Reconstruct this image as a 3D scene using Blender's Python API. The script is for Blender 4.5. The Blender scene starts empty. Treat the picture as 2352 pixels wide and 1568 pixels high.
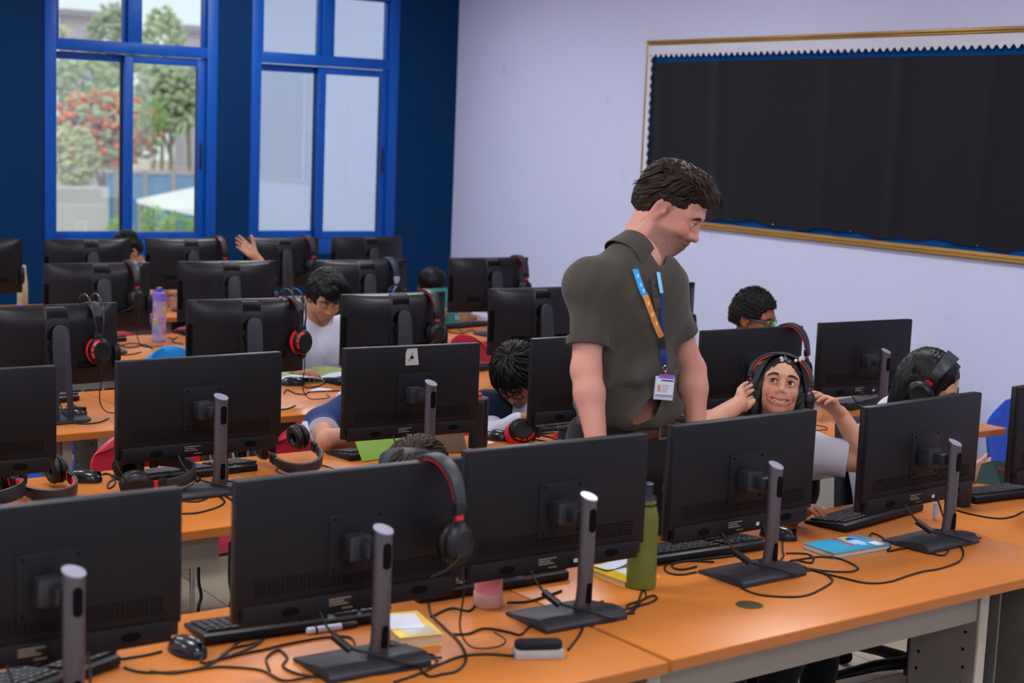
import bpy, bmesh, math, random
import numpy as np
from mathutils import Vector, Matrix, Euler

random.seed(7)
rng = np.random.default_rng(7)
SC = bpy.context.scene
COL = SC.collection
PI = math.pi

# ------------------------------------------------------------------ camera
W, H = 2352.0, 1568.0
FPX = 3558.15
CAM_H = 1.87
RC = np.array([[0.828, -0.043, 0.559], [-0.559, -0.134, 0.818], [0.039, -0.990, -0.135]])
_u, _s, _v = np.linalg.svd(RC)
RC = _u @ _v
cam_data = bpy.data.cameras.new('camera')
cam = bpy.data.objects.new('camera', cam_data)
COL.objects.link(cam)
cam_data.sensor_width = 36.0
cam_data.lens = FPX / W * 36.0
cam_data.clip_start = 0.05
cam_data.clip_end = 400
cam_data.dof.use_dof = True
cam_data.dof.focus_distance = 5.0
cam_data.dof.aperture_fstop = 3.4
cm = Matrix.Identity(4)
for r in range(3):
    cm[r][0] = RC[r][0]; cm[r][1] = -RC[r][1]; cm[r][2] = -RC[r][2]
cm[2][3] = CAM_H
cam.matrix_world = cm
SC.camera = cam

def ray(px, py):
    return RC @ np.array([px - W / 2, py - H / 2, FPX])
def onz(px, py, z):
    """point of the plane at height z seen at a pixel of the photograph"""
    v = ray(px, py); t = (z - CAM_H) / v[2]
    return Vector((v[0] * t, v[1] * t, z))
def ony(px, py, y):
    v = ray(px, py); t = y / v[1]
    return Vector((v[0] * t, y, CAM_H + v[2] * t))
def onx(px, py, x):
    v = ray(px, py); t = x / v[0]
    return Vector((x, v[1] * t, CAM_H + v[2] * t))

# ------------------------------------------------------------------ view, sky, sun
SC.view_settings.view_transform = 'Standard'
SC.view_settings.look = 'None'
SC.view_settings.exposure = 0.0
SC.view_settings.gamma = 1.0
SC.view_settings.use_curve_mapping = False
world = bpy.data.worlds.new('sky'); SC.world = world
world.use_nodes = True
_bg = world.node_tree.nodes['Background']
_bg.inputs['Color'].default_value = (0.93, 0.96, 1.0, 1)
_bg.inputs['Strength'].default_value = 1.5
sun_d = bpy.data.lights.new('sun', 'SUN'); sun_d.energy = 1.6; sun_d.angle = 0.03
sun_d.color = (1, 0.95, 0.86)
sun = bpy.data.objects.new('sun', sun_d); COL.objects.link(sun)
sun.rotation_euler = (math.radians(38), 0, math.radians(-35))
LAMP_STRENGTH = 33.0      # emission of the ceiling light diffusers
LAMP_COLOR = (0.92, 0.94, 1.0)

# ------------------------------------------------------------------ materials
def lin(h):
    h = h.lstrip('#')
    c = [int(h[i:i + 2], 16) / 255 for i in (0, 2, 4)]
    return tuple(x / 12.92 if x <= 0.04045 else ((x + 0.055) / 1.055) ** 2.4 for x in c)
_mats = {}
def mat(name, col='#888888', rough=0.5, metal=0.0, spec=0.5, var=0.08, scale=12.0, bump=0.0, bscale=80.0, coat=0.0,
        emit=None, estr=0.0, trans=0.0, ior=1.45, sheen=0.0, stretch=(1, 1, 1), sss=0.0, alpha=1.0, detail=3.0):
    """Principled material with a procedural colour variation and an optional procedural bump"""
    if name in _mats: return _mats[name]
    m = bpy.data.materials.new(name); m.use_nodes = True
    nt = m.node_tree; N = nt.nodes; L = nt.links
    b = N['Principled BSDF']
    c = lin(col) if isinstance(col, str) else col
    tc = N.new('ShaderNodeTexCoord'); mp = N.new('ShaderNodeMapping')
    mp.inputs['Scale'].default_value = stretch
    L.new(tc.outputs['Object'], mp.inputs['Vector'])
    no = N.new('ShaderNodeTexNoise'); no.inputs['Scale'].default_value = scale; no.inputs['Detail'].default_value = detail
    L.new(mp.outputs['Vector'], no.inputs['Vector'])
    mx = N.new('ShaderNodeMix'); mx.data_type = 'RGBA'
    mx.inputs['A'].default_value = (*[x * (1 - var) for x in c], 1)
    mx.inputs['B'].default_value = (*[min(1, x * (1 + var)) for x in c], 1)
    L.new(no.outputs['Fac'], mx.inputs['Factor'])
    L.new(mx.outputs['Result'], b.inputs['Base Color'])
    b.inputs['Roughness'].default_value = rough
    b.inputs['Metallic'].default_value = metal
    b.inputs['Specular IOR Level'].default_value = spec
    b.inputs['Coat Weight'].default_value = coat
    b.inputs['Transmission Weight'].default_value = trans
    b.inputs['IOR'].default_value = ior
    b.inputs['Alpha'].default_value = alpha
    if sheen: b.inputs['Sheen Weight'].default_value = sheen
    if sss:
        b.inputs['Subsurface Weight'].default_value = sss
        b.inputs['Subsurface Radius'].default_value = (0.012, 0.005, 0.003)
        b.inputs['Subsurface Scale'].default_value = 1.0
    if emit is not None:
        b.inputs['Emission Color'].default_value = (*(lin(emit) if isinstance(emit, str) else emit), 1)
        b.inputs['Emission Strength'].default_value = estr
    if bump:
        n2 = N.new('ShaderNodeTexNoise'); n2.inputs['Scale'].default_value = bscale; n2.inputs['Detail'].default_value = 2
        L.new(mp.outputs['Vector'], n2.inputs['Vector'])
        bp = N.new('ShaderNodeBump'); bp.inputs['Strength'].default_value = bump; bp.inputs['Distance'].default_value = 0.004
        L.new(n2.outputs['Fac'], bp.inputs['Height']); L.new(bp.outputs['Normal'], b.inputs['Normal'])
    _mats[name] = m
    return m

def vmat(name, rough=0.5, spec=0.4, sss=0.0, bump=0.0, bscale=120, sheen=0.0, var=0.05):
    """material that takes its base colour from the mesh's colour attribute, with fine procedural variation"""
    if name in _mats: return _mats[name]
    m = bpy.data.materials.new(name); m.use_nodes = True
    nt = m.node_tree; N = nt.nodes; L = nt.links; b = N['Principled BSDF']
    at = N.new('ShaderNodeVertexColor'); at.layer_name = 'Col'
    tc = N.new('ShaderNodeTexCoord')
    no = N.new('ShaderNodeTexNoise'); no.inputs['Scale'].default_value = bscale; no.inputs['Detail'].default_value = 3
    L.new(tc.outputs['Object'], no.inputs['Vector'])
    mr = N.new('ShaderNodeMapRange'); mr.inputs['To Min'].default_value = 1 - var; mr.inputs['To Max'].default_value = 1 + var
    L.new(no.outputs['Fac'], mr.inputs['Value'])
    mx = N.new('ShaderNodeMix'); mx.data_type = 'RGBA'; mx.blend_type = 'MULTIPLY'; mx.inputs['Factor'].default_value = 1
    L.new(at.outputs['Color'], mx.inputs['A']); L.new(mr.outputs['Result'], mx.inputs['B'])
    L.new(mx.outputs['Result'], b.inputs['Base Color'])
    b.inputs['Roughness'].default_value = rough; b.inputs['Specular IOR Level'].default_value = spec
    if sss:
        b.inputs['Subsurface Weight'].default_value = sss
        b.inputs['Subsurface Radius'].default_value = (0.010, 0.004, 0.002)
        b.inputs['Subsurface Scale'].default_value = 1.0
    if sheen: b.inputs['Sheen Weight'].default_value = sheen
    if bump:
        bp = N.new('ShaderNodeBump'); bp.inputs['Strength'].default_value = bump; bp.inputs['Distance'].default_value = 0.003
        L.new(no.outputs['Fac'], bp.inputs['Height']); L.new(bp.outputs['Normal'], b.inputs['Normal'])
    _mats[name] = m
    return m

# ------------------------------------------------------------------ mesh helpers
def Rz(a): return Matrix.Rotation(a, 3, 'Z')
def Rx(a): return Matrix.Rotation(a, 3, 'X')
def Ry(a): return Matrix.Rotation(a, 3, 'Y')
def basis(fwd, up=(0, 0, 1)):
    """3x3 with columns (right, forward, up)"""
    f = Vector(fwd).normalized(); r = f.cross(Vector(up)).normalized(); u = r.cross(f)
    return Matrix((r, f, u)).transposed()

class MB:
    """collects boxes, tubes, lathes, prisms; build() links them as ONE mesh object"""
    def __init__(s): s.v = []; s.f = []; s.mi = []; s.cur = 0
    def add(s, vs, fs, R=None, o=None):
        n = len(s.v)
        for p in vs:
            p = Vector(p)
            if R is not None: p = R @ p
            if o is not None: p = p + Vector(o)
            s.v.append(p)
        for f in fs: s.f.append([i + n for i in f]); s.mi.append(s.cur)
        return s
    def box(s, c, d, R=None):
        x, y, z = [k / 2 for k in d]
        vs = [(-x, -y, -z), (x, -y, -z), (x, y, -z), (-x, y, -z), (-x, -y, z), (x, -y, z), (x, y, z), (-x, y, z)]
        return s.add(vs, [(0, 3, 2, 1), (4, 5, 6, 7), (0, 1, 5, 4), (1, 2, 6, 5), (2, 3, 7, 6), (3, 0, 4, 7)], R, c)
    def span(s, a, b):
        return s.box([(a[i] + b[i]) / 2 for i in range(3)], [abs(b[i] - a[i]) for i in range(3)])
    def prism(s, pts, z0, z1, R=None, o=None):
        """outline in XY (counter-clockwise), extruded along Z"""
        n = len(pts)
        vs = [(p[0], p[1], z0) for p in pts] + [(p[0], p[1], z1) for p in pts]
        fs = [tuple(reversed(range(n))), tuple(range(n, 2 * n))] + [(i, (i + 1) % n, n + (i + 1) % n, n + i) for i in range(n)]
        return s.add(vs, fs, R, o)
    def lathe(s, prof, seg=24, o=(0, 0, 0), R=None, sx=1.0, sy=1.0):
        """profile of (radius, z) turned about Z, capped"""
        vs = []; fs = []; n = len(prof)
        for r, z in prof:
            for k in range(seg):
                a = 2 * PI * k / seg; vs.append((r * math.cos(a) * sx, r * math.sin(a) * sy, z))
        for i in range(n - 1):
            for k in range(seg):
                k2 = (k + 1) % seg
                fs.append((i * seg + k, i * seg + k2, (i + 1) * seg + k2, (i + 1) * seg + k))
        fs.append(tuple(reversed(range(seg)))); fs.append(tuple((n - 1) * seg + k for k in range(seg)))
        return s.add(vs, fs, R, o)
    def tube(s, pts, r, seg=6, closed=False, flat=None, up=None):
        """round (or flattened) tube along points; r is a number or one per point"""
        P = [Vector(p) for p in pts]; n = len(P)
        rr = r if hasattr(r, '__len__') else [r] * n
        vs = []; fs = []; prev = None
        for i in range(n):
            if closed: t = P[(i + 1) % n] - P[i - 1]
            else: t = P[min(i + 1, n - 1)] - P[max(i - 1, 0)]
            if t.length < 1e-9: t = Vector((0, 0, 1))
            t.normalize()
            if up is not None: a = Vector(up)
            elif prev is not None: a = prev
            else: a = Vector((0, 0, 1)) if abs(t.z) < 0.9 else Vector((1, 0, 0))
            a = a - t * a.dot(t)
            if a.length < 1e-6: a = t.orthogonal()
            a.normalize(); prev = a; b = t.cross(a)
            fa, fb = flat if flat else (1, 1)
            for k in range(seg):
                q = 2 * PI * (k + 0.5) / seg
                vs.append(P[i] + (a * math.cos(q) * fa + b * math.sin(q) * fb) * rr[i])
        m = n if closed else n - 1
        for i in range(m):
            for k in range(seg):
                k2 = (k + 1) % seg; j = (i + 1) % n
                fs.append((i * seg + k, i * seg + k2, j * seg + k2, j * seg + k))
        if not closed:
            fs.append(tuple(reversed(range(seg)))); fs.append(tuple((n - 1) * seg + k for k in range(seg)))
        return s.add(vs, fs)
    def ball(s, c, r, seg=16, R=None):
        rx, ry, rz = r if hasattr(r, '__len__') else (r, r, r)
        n = seg // 2; vs = []; fs = []
        for i in range(1, n):
            th = PI * i / n
            for k in range(seg):
                a = 2 * PI * k / seg
                vs.append((rx * math.sin(th) * math.cos(a), ry * math.sin(th) * math.sin(a), rz * math.cos(th)))
        top = len(vs); vs += [(0, 0, rz), (0, 0, -rz)]
        for i in range(n - 2):
            for k in range(seg):
                k2 = (k + 1) % seg
                fs.append((i * seg + k, (i + 1) * seg + k, (i + 1) * seg + k2, i * seg + k2))
        for k in range(seg):
            k2 = (k + 1) % seg
            fs.append((top, k, k2)); fs.append((top + 1, (n - 2) * seg + k2, (n - 2) * seg + k))
        return s.add(vs, fs, R, c)
    def grid(s, fn, nu, nv, closed_u=False):
        vs = [fn(i / (nu - 1 if not closed_u else nu), j / (nv - 1)) for j in range(nv) for i in range(nu)]
        fs = []
        for j in range(nv - 1):
            for i in range(nu - 1 if not closed_u else nu):
                i2 = (i + 1) % nu
                fs.append((j * nu + i, j * nu + i2, (j + 1) * nu + i2, (j + 1) * nu + i))
        return s.add(vs, fs)
    def sheet(s, fn, nu, nv, th, nrm):
        """a grid surface given thickness th along nrm(u,v) or a constant vector"""
        A = []; B = []
        for j in range(nv):
            for i in range(nu):
                u, v = i / (nu - 1), j / (nv - 1); p = Vector(fn(u, v))
                n = Vector(nrm(u, v)) if callable(nrm) else Vector(nrm)
                A.append(p); B.append(p + n * th)
        N = nu * nv; fs = []
        for j in range(nv - 1):
            for i in range(nu - 1):
                a = j * nu + i
                fs.append((a, a + nu, a + nu + 1, a + 1)); fs.append((N + a, N + a + 1, N + a + nu + 1, N + a + nu))
        for i in range(nu - 1):
            fs.append((i, i + 1, N + i + 1, N + i)); a = (nv - 1) * nu + i; fs.append((a + 1, a, N + a, N + a + 1))
        for j in range(nv - 1):
            a = j * nu; fs.append((a + nu, a, N + a, N + a + nu)); a = j * nu + nu - 1; fs.append((a, a + nu, N + a + nu, N + a))
        return s.add(A + B, fs)
    def build(s, name, m, parent=None, bevel=0.0, seg=2, smooth=40, loc=None, rot=None, fix=True):
        me = bpy.data.meshes.new(name)
        me.from_pydata([tuple(p) for p in s.v], [], s.f)
        ms = m if isinstance(m, (list, tuple)) else [m]
        for q in ms: me.materials.append(q)
        if len(ms) > 1: me.polygons.foreach_set('material_index', s.mi)
        if bevel or fix:
            bm = bmesh.new(); bm.from_mesh(me)
            bmesh.ops.recalc_face_normals(bm, faces=bm.faces)
            if bevel:
                es = [e for e in bm.edges if len(e.link_faces) == 2 and e.calc_face_angle(0) > math.radians(35)]
                bmesh.ops.bevel(bm, geom=es, offset=bevel, segments=seg, affect='EDGES', profile=0.5, clamp_overlap=True)
            bm.to_mesh(me); bm.free()
        if smooth:
            me.polygons.foreach_set('use_smooth', [True] * len(me.polygons))
            me.set_sharp_from_angle(angle=math.radians(smooth))
        o = bpy.data.objects.new(name, me); COL.objects.link(o)
        if parent is not None: o.parent = parent
        if loc is not None: o.location = loc
        if rot is not None: o.rotation_euler = rot
        return o

def tag(o, label=None, cat=None, group=None, kind=None):
    if label: o['label'] = label
    if cat: o['category'] = cat
    if group: o['group'] = group
    if kind: o['kind'] = kind
    return o
def thing(name, label, cat, loc=(0, 0, 0), rz=0.0, group=None, rot=None):
    o = bpy.data.objects.new(name, None); COL.objects.link(o)
    o.location = loc; o.rotation_euler = rot if rot is not None else (0, 0, rz)
    o.empty_display_size = 0.05
    return tag(o, label, cat, group)
def struct(o): o['kind'] = 'structure'; return o
def copy_tree(o, parent=None, label=None):
    c = o.copy(); COL.objects.link(c)
    if parent is not None: c.parent = parent
    if label: c['label'] = label
    for ch in list(o.children): copy_tree(ch, c)
    return c
def spline(pts, n=6):
    """Catmull-Rom through the points"""
    P = [Vector(p) for p in pts]; out = []
    for i in range(len(P) - 1):
        a = P[max(i - 1, 0)]; b = P[i]; c = P[i + 1]; d = P[min(i + 2, len(P) - 1)]
        for k in range(n):
            t = k / n
            out.append(0.5 * ((2 * b) + (c - a) * t + (2 * a - 5 * b + 4 * c - d) * t * t + (3 * b - a - 3 * c + d) * t ** 3))
    out.append(P[-1]); return out
def rrect(w, h, r, n=5):
    """rounded rectangle outline, centred"""
    o = []
    for cx, cy, a0 in ((w / 2 - r, h / 2 - r, 0), (-w / 2 + r, h / 2 - r, 90), (-w / 2 + r, -h / 2 + r, 180), (w / 2 - r, -h / 2 + r, 270)):
        for k in range(n + 1):
            a = math.radians(a0 + 90 * k / n); o.append((cx + r * math.cos(a), cy + r * math.sin(a)))
    return o
# ================================================================== the room
YB, XR, XL, YN, ZC = 10.0, 6.233, -3.2, -2.6, 3.15
m_navy = mat('navy wall paint', '#012d57', rough=0.7, spec=0.15, var=0.10, scale=2.5, bump=0.05, bscale=60)
m_white = None
def wall_white():
    m = mat('white wall paint', '#cbcfec', rough=0.55, spec=0.3, var=0.02, scale=1.2, bump=0.03, bscale=40)
    nt = m.node_tree; N = nt.nodes; L = nt.links; b = N['Principled BSDF']
    src = b.inputs['Base Color'].links[0].from_socket
    tc = N.new('ShaderNodeTexCoord'); no = N.new('ShaderNodeTexNoise'); no.inputs['Scale'].default_value = 5.5; no.inputs['Detail'].default_value = 6
    L.new(tc.outputs['Object'], no.inputs['Vector'])
    rp = N.new('ShaderNodeMapRange'); rp.inputs['From Min'].default_value = 0.66; rp.inputs['From Max'].default_value = 0.76
    rp.inputs['To Min'].default_value = 0; rp.inputs['To Max'].default_value = 0.16
    L.new(no.outputs['Fac'], rp.inputs['Value'])
    mx = N.new('ShaderNodeMix'); mx.data_type = 'RGBA'; mx.inputs['B'].default_value = (0.2, 0.2, 0.24, 1)
    L.new(rp.outputs['Result'], mx.inputs['Factor']); L.new(src, mx.inputs['A']); L.new(mx.outputs['Result'], b.inputs['Base Color'])
    return m
m_white = wall_white()
m_blue = mat('blue window paint', '#004ca6', rough=0.42, spec=0.35, var=0.06, scale=6, bump=0.03)
m_seal = mat('black rubber', '#141519', rough=0.6, var=0.1)

def floor_mat():
    m = mat('beige floor tile', '#cfc3a8', rough=0.28, spec=0.5, var=0.10, scale=3.0)
    nt = m.node_tree; N = nt.nodes; L = nt.links; b = N['Principled BSDF']
    src = b.inputs['Base Color'].links[0].from_socket
    tc = N.new('ShaderNodeTexCoord'); br = N.new('ShaderNodeTexBrick')
    br.offset = 0.0; br.inputs['Scale'].default_value = 1.0; br.inputs['Brick Width'].default_value = 0.6; br.inputs['Row Height'].default_value = 0.6
    br.inputs['Mortar Size'].default_value = 0.004
    br.inputs['Color1'].default_value = (1, 1, 1, 1); br.inputs['Color2'].default_value = (0.93, 0.93, 0.93, 1); br.inputs['Mortar'].default_value = (0.35, 0.33, 0.3, 1)
    L.new(tc.outputs['Object'], br.inputs['Vector'])
    mx = N.new('ShaderNodeMix'); mx.data_type = 'RGBA'; mx.blend_type = 'MULTIPLY'; mx.inputs['Factor'].default_value = 1
    L.new(src, mx.inputs['A']); L.new(br.outputs['Color'], mx.inputs['B']); L.new(mx.outputs['Result'], b.inputs['Base Color'])
    return m
m_floor = floor_mat()
m_ceil = mat('ceiling panel', '#d9d9dc', rough=0.9, var=0.04, scale=30)

struct(MB().span((XL - .2, YN - .2, -.12), (XR + .2, YB + .25, 0)).build('floor', m_floor))
struct(MB().span((XL - .2, YN - .2, ZC), (XR + .2, YB + .25, ZC + .12)).build('ceiling', m_ceil))
struct(MB().span((XL - .2, YN - .2, 0), (XL, YB + .2, ZC)).build('wall_left', m_white))
struct(MB().span((XL, YN - .2, 0), (XR, YN, ZC)).build('wall_front', m_white))
struct(MB().span((XR, YN - .2, 0), (XR + .2, 8.333, ZC)).span((XR + .004, 8.337, 0), (XR + .2, YB + .2, ZC)).span((XR + .02, 8.32, 0), (XR + .19, 8.35, ZC)).build('wall_right', m_white))
# back wall around three window openings (the third one lies out of frame to the left)
WIN = [(3.133, 4.311), (4.563, 5.728), (0.10, 1.28)]
WZ0, WZ1 = 0.933, 2.86
def back_wall():
    b = MB(); xs = sorted(WIN); x = XL
    for a, c in xs:
        b.span((x, YB, 0), (a, YB + .2, ZC)); b.span((a, YB, 0), (c, YB + .2, WZ0)); b.span((a, YB, WZ1), (c, YB + .2, ZC)); x = c
    b.span((x, YB, 0), (XR + .1, YB + .2, ZC))
    return struct(b.build('wall_back', m_navy, smooth=0))
back_wall()
def glass_mat():
    m = bpy.data.materials.new('window glass'); m.use_nodes = True
    N = m.node_tree.nodes; L = m.node_tree.links; N.remove(N['Principled BSDF'])
    t = N.new('ShaderNodeBsdfTransparent'); g = N.new('ShaderNodeBsdfGlossy'); g.inputs['Roughness'].default_value = 0.01
    t.inputs['Color'].default_value = (0.86, 0.92, 0.92, 1)
    no = N.new('ShaderNodeTexNoise'); no.inputs['Scale'].default_value = 1.5
    mr = N.new('ShaderNodeMapRange'); mr.inputs['To Min'].default_value = 0.13; mr.inputs['To Max'].default_value = 0.17
    mx = N.new('ShaderNodeMixShader'); L.new(no.outputs['Fac'], mr.inputs['Value']); L.new(mr.outputs['Result'], mx.inputs['Fac'])
    L.new(t.outputs[0], mx.inputs[1]); L.new(g.outputs[0], mx.inputs[2]); L.new(mx.outputs[0], N['Material Output'].inputs['Surface'])
    return m
m_glass = glass_mat()
def frame_rect(b, x0, x1, z0, z1, w, y0, y1, wb=None, wt=None):
    """a rectangular ring of bars; w side width, wb bottom, wt top"""
    wb = w if wb is None else wb; wt = w if wt is None else wt
    b.span((x0, y0, z0), (x0 + w, y1, z1)); b.span((x1 - w, y0, z0), (x1, y1, z1))
    b.span((x0 + w, y0, z0), (x1 - w, y1, z0 + wb)); b.span((x0 + w, y0, z1 - wt), (x1 - w, y1, z1))
def window(n, x0, x1):
    root = bpy.data.objects.new('window_%d' % n, None); COL.objects.link(root); root.location = (x0, YB, 0); struct(root)
    w = x1 - x0
    b = MB()
    frame_rect(b, 0, w, WZ0, WZ1, 0.074, -.012, .10, wb=.107, wt=.10)
    b.span((.074, -.012, 2.268), (w - .074, .10, 2.34))
    cm_ = w * .5
    b.span((cm_ - .04, -.008, 2.34), (cm_ + .04, .09, WZ1 - .10))
    for a, c in ((.074, cm_ - .04), (cm_ + .04, w - .074)):       # glazing beads of the fixed upper lights
        frame_rect(b, a, c, 2.34, WZ1 - .10, .024, .015, .06, wb=.002, wt=.01)
    b.build('frame', m_blue, root, bevel=.002)
    s = MB(); frame_rect(s, .076, cm_ + .02, 1.042, 2.262, .018, .052, .08, wb=.055, wt=.05)
    s.span((cm_ - .062, .052, 1.042), (cm_ + .02, .08, 2.262))
    s.build('sash', m_blue, root, bevel=.0015)
    f = MB(); frame_rect(f, cm_ - .055, w - .076, 1.042, 2.262, .06, .012, .045, wb=.052, wt=.05)
    sash = f.build('sash', m_blue, root, bevel=.0015)
    MB().span((w - .113, .004, 1.52), (w - .098, .014, 1.70)).build('latch', m_seal, sash, bevel=.002)
    MB().span((.094, .062, 1.097), (cm_ - .062, .068, 2.212)).build('pane', m_glass, root)
    MB().span((cm_ + .005, .026, 1.094), (w - .136, .032, 2.212)).build('pane', m_glass, root)
    MB().span((.074, .035, 2.34), (cm_ - .04, .041, WZ1 - .10)).build('pane', m_glass, root)
    MB().span((cm_ + .04, .035, 2.34), (w - .074, .041, WZ1 - .10)).build('pane', m_glass, root)
    g = MB()
    g.span((cm_ - .068, .050, 1.09), (cm_ - .060, .07, 2.215)); g.span((w - .137, .011, 1.09), (w - .133, .03, 2.215))
    g.build('seal', m_seal, root)
for i, (a, c) in enumerate(WIN): window(i + 1, a, c)
struct(MB().span((XR - .012, YN, 0), (XR, YB, .09)).build('baseboard_right', m_navy, bevel=.003))

# ceiling lights
m_lamp = mat('light diffuser', '#f2f4ff', rough=0.9, emit=LAMP_COLOR, estr=LAMP_STRENGTH)
m_tray = mat('white metal tray', '#e6e6e6', rough=0.5)
first = None
rows = {-1.2: 'above the camera side of the room', 1.4: 'over the first desk row', 4.0: 'over the second aisle', 6.6: 'over the fourth desk row', 8.8: 'beside the windows'}
cols = {-1.6: 'nearest the left wall', 1.4: 'in the middle line', 4.4: 'nearest the pinboard wall'}
for y, wy in rows.items():
    for x, wx in cols.items():
        t = thing('ceiling_light', 'square white ceiling light panel %s, %s' % (wy, wx), 'ceiling light', (x, y, ZC), 0, 'ceiling light panels')
        b = MB(); frame_rect(b, -.31, .31, -.31, .31, .02, -.0, .03)
        b2 = MB(); b2.add([(p.x, p.z, -p.y) for p in b.v], b.f); b2.build('tray', m_tray, t)
        MB().span((-.29, -.29, -.022), (.29, .29, -.012)).build('diffuser', m_lamp, t)

# ------------------------------------------------------------------ pinboard on the right wall
m_gold = mat('gold painted moulding', '#a8803f', rough=0.35, metal=0.35, var=0.22, scale=30, stretch=(1, .2, 1), bump=0.05)
m_border = mat('white border paper', '#cfd0dc', rough=0.6, var=0.02)
m_felt = mat('blue felt', '#07427f', rough=0.95, spec=0.1, var=0.08, scale=90)
m_fabric = mat('black display fabric', '#0b0c17', rough=0.55, spec=0.18, var=0.18, scale=2.2, stretch=(1, 3.5, .35), bump=0.06, bscale=400, sheen=0.15)
def pinboard():
    y1, y0, z0, z1 = 7.726, 3.95, 1.325, 2.46
    t = thing('pinboard', 'wide black fabric pinboard in a gold frame on the white wall', 'pinboard', (XR, (y0 + y1) / 2, z0))
    oy = -(y0 + y1) / 2; A = y0 + oy; B = y1 + oy; Hh = z1 - z0
    fr = MB()
    def mould(p, q, n):                                 # stepped moulding from p to q, n points inwards
        p = Vector(p); q = Vector(q); n = Vector(n)
        d = (q - p).normalized()
        for w0, w1, hgt in ((0, .040, .014), (.004, .018, .026), (.020, .030, .021)):
            c = (p + q) / 2 + n * (w0 + w1) / 2 + Vector((-hgt / 2, 0, 0)); L = (q - p).length
            sz = [hgt, L if abs(d.y) > .5 else (w1 - w0), L if abs(d.z) > .5 else (w1 - w0)]
            fr.box(c, sz)
    mould((0, A, Hh), (0, B, Hh), (0, 0, -1)); mould((0, A, 0), (0, B, 0), (0, 0, 1))
    mould((0, B, 0), (0, B, Hh), (0, -1, 0)); mould((0, A, 0), (0, A, Hh), (0, 1, 0))
    fr.build('frame', m_gold, t, bevel=.003)
    MB().span((-.004, A + .03, .03), (-.001, B - .03, Hh - .03)).build('backing_felt', m_felt, t)
    # fabric with vertical creases and an uneven lower hem
    def fab(u, v):
        y = B - .075 - u * (B - A - .14); 
        hem = .066 + .010 * math.sin(y * 9) + .007 * math.sin(y * 23 + 1) + .004 * math.sin(y * 61)
        z = hem + v * (Hh - .135 - hem)
        x = -.017 - .004 * math.sin(y * 3.1) - .003 * math.sin(y * 7.7 + v) 
        for cy, a in ((7.02, .010), (6.12, .006), (5.62, .012), (5.05, .007), (7.55, .006)):
            dd = (y - oy) - cy - .05 * (v - .5) * (cy - 6)
            x -= a * math.exp(-(dd / .05) ** 2) * (0.6 + .4 * v)
        return (x, y, z)
    MB().sheet(fab, 160, 14, .002, (1, 0, 0)).build('fabric', m_fabric, t)
    # white border strips with a scalloped inner edge: top and the window side
    def strip(L, n, amp, wid):
        out = [(0, 0)]
        pts = [(L * i / (n * 8), wid + amp * math.cos(2 * PI * i / 8)) for i in range(n * 8 + 1)]
        return [(0, 0)] + [(p[0], p[1]) for p in pts] + [(L, 0)]
    L = B - A - .08
    b = MB(); o = strip(L, 74, .011, .062)
    b.prism(o, 0, .004)
    q = MB(); q.add([(-.036 - p.z, B - .04 - p.x, Hh - .035 - p.y) for p in b.v], b.f)
    q.build('border_strip', m_border, t, smooth=0)
    b = MB(); o = strip(Hh - .08 - .055, 19, .008, .036); b.prism(o, 0, .004)
    q = MB(); q.add([(-.032 - p.z, B - .036 - p.y, Hh - .10 - p.x) for p in b.v], b.f)
    q.build('border_strip', m_border, t, smooth=0)
    pins = [(7.0, 1.40), (6.86, 1.40), (6.5, 1.395), (5.9, 1.40), (5.05, 1.395)]
    m_pin = mat('steel pin', '#c9ccd2', rough=.25, metal=1)
    for y, z in pins:
        MB().ball((-.02, y + oy, z - z0), .004, 8).build('pin', m_pin, t)
pinboard()
# ================================================================== desks
DZ = 0.74
def wood_mat():
    m = mat('beech laminate', '#c67632', rough=0.33, spec=0.32, var=0.10, scale=5, stretch=(.35, 7, 4), detail=5)
    return m
m_wood = wood_mat()
m_edge = mat('wood edging', '#a35f26', rough=0.4, var=0.12, scale=14, stretch=(.3, 3, 3))
m_apron = mat('grey painted steel', '#857e76', rough=0.5, var=0.10, scale=2.2, bump=0.03)
m_leg = mat('dark perforated steel', '#6b6762', rough=0.5, var=0.12)
m_legedge = mat('steel edge painted lit', '#a8a294', rough=0.45, var=0.08)  # paler than the leg steel: light on the front face is in the colour
m_black = mat('matte black plastic', '#121115', rough=0.42, spec=0.4, var=0.12, scale=20, bump=0.02, bscale=900)
m_dark = mat('black hole', '#060607', rough=0.8, spec=.1)
DW, DD = 1.555, 0.80
def punch(b, x, ya, yb):
    b.cur = 1
    for k in range(13):
        for yy in (ya, yb): b.lathe([(.005, -.001), (.005, .001)], 8, (x - .0002, yy + (.004 if k % 2 else 0), .06 + k * .05), Ry(PI / 2))
    b.cur = 0
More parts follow.
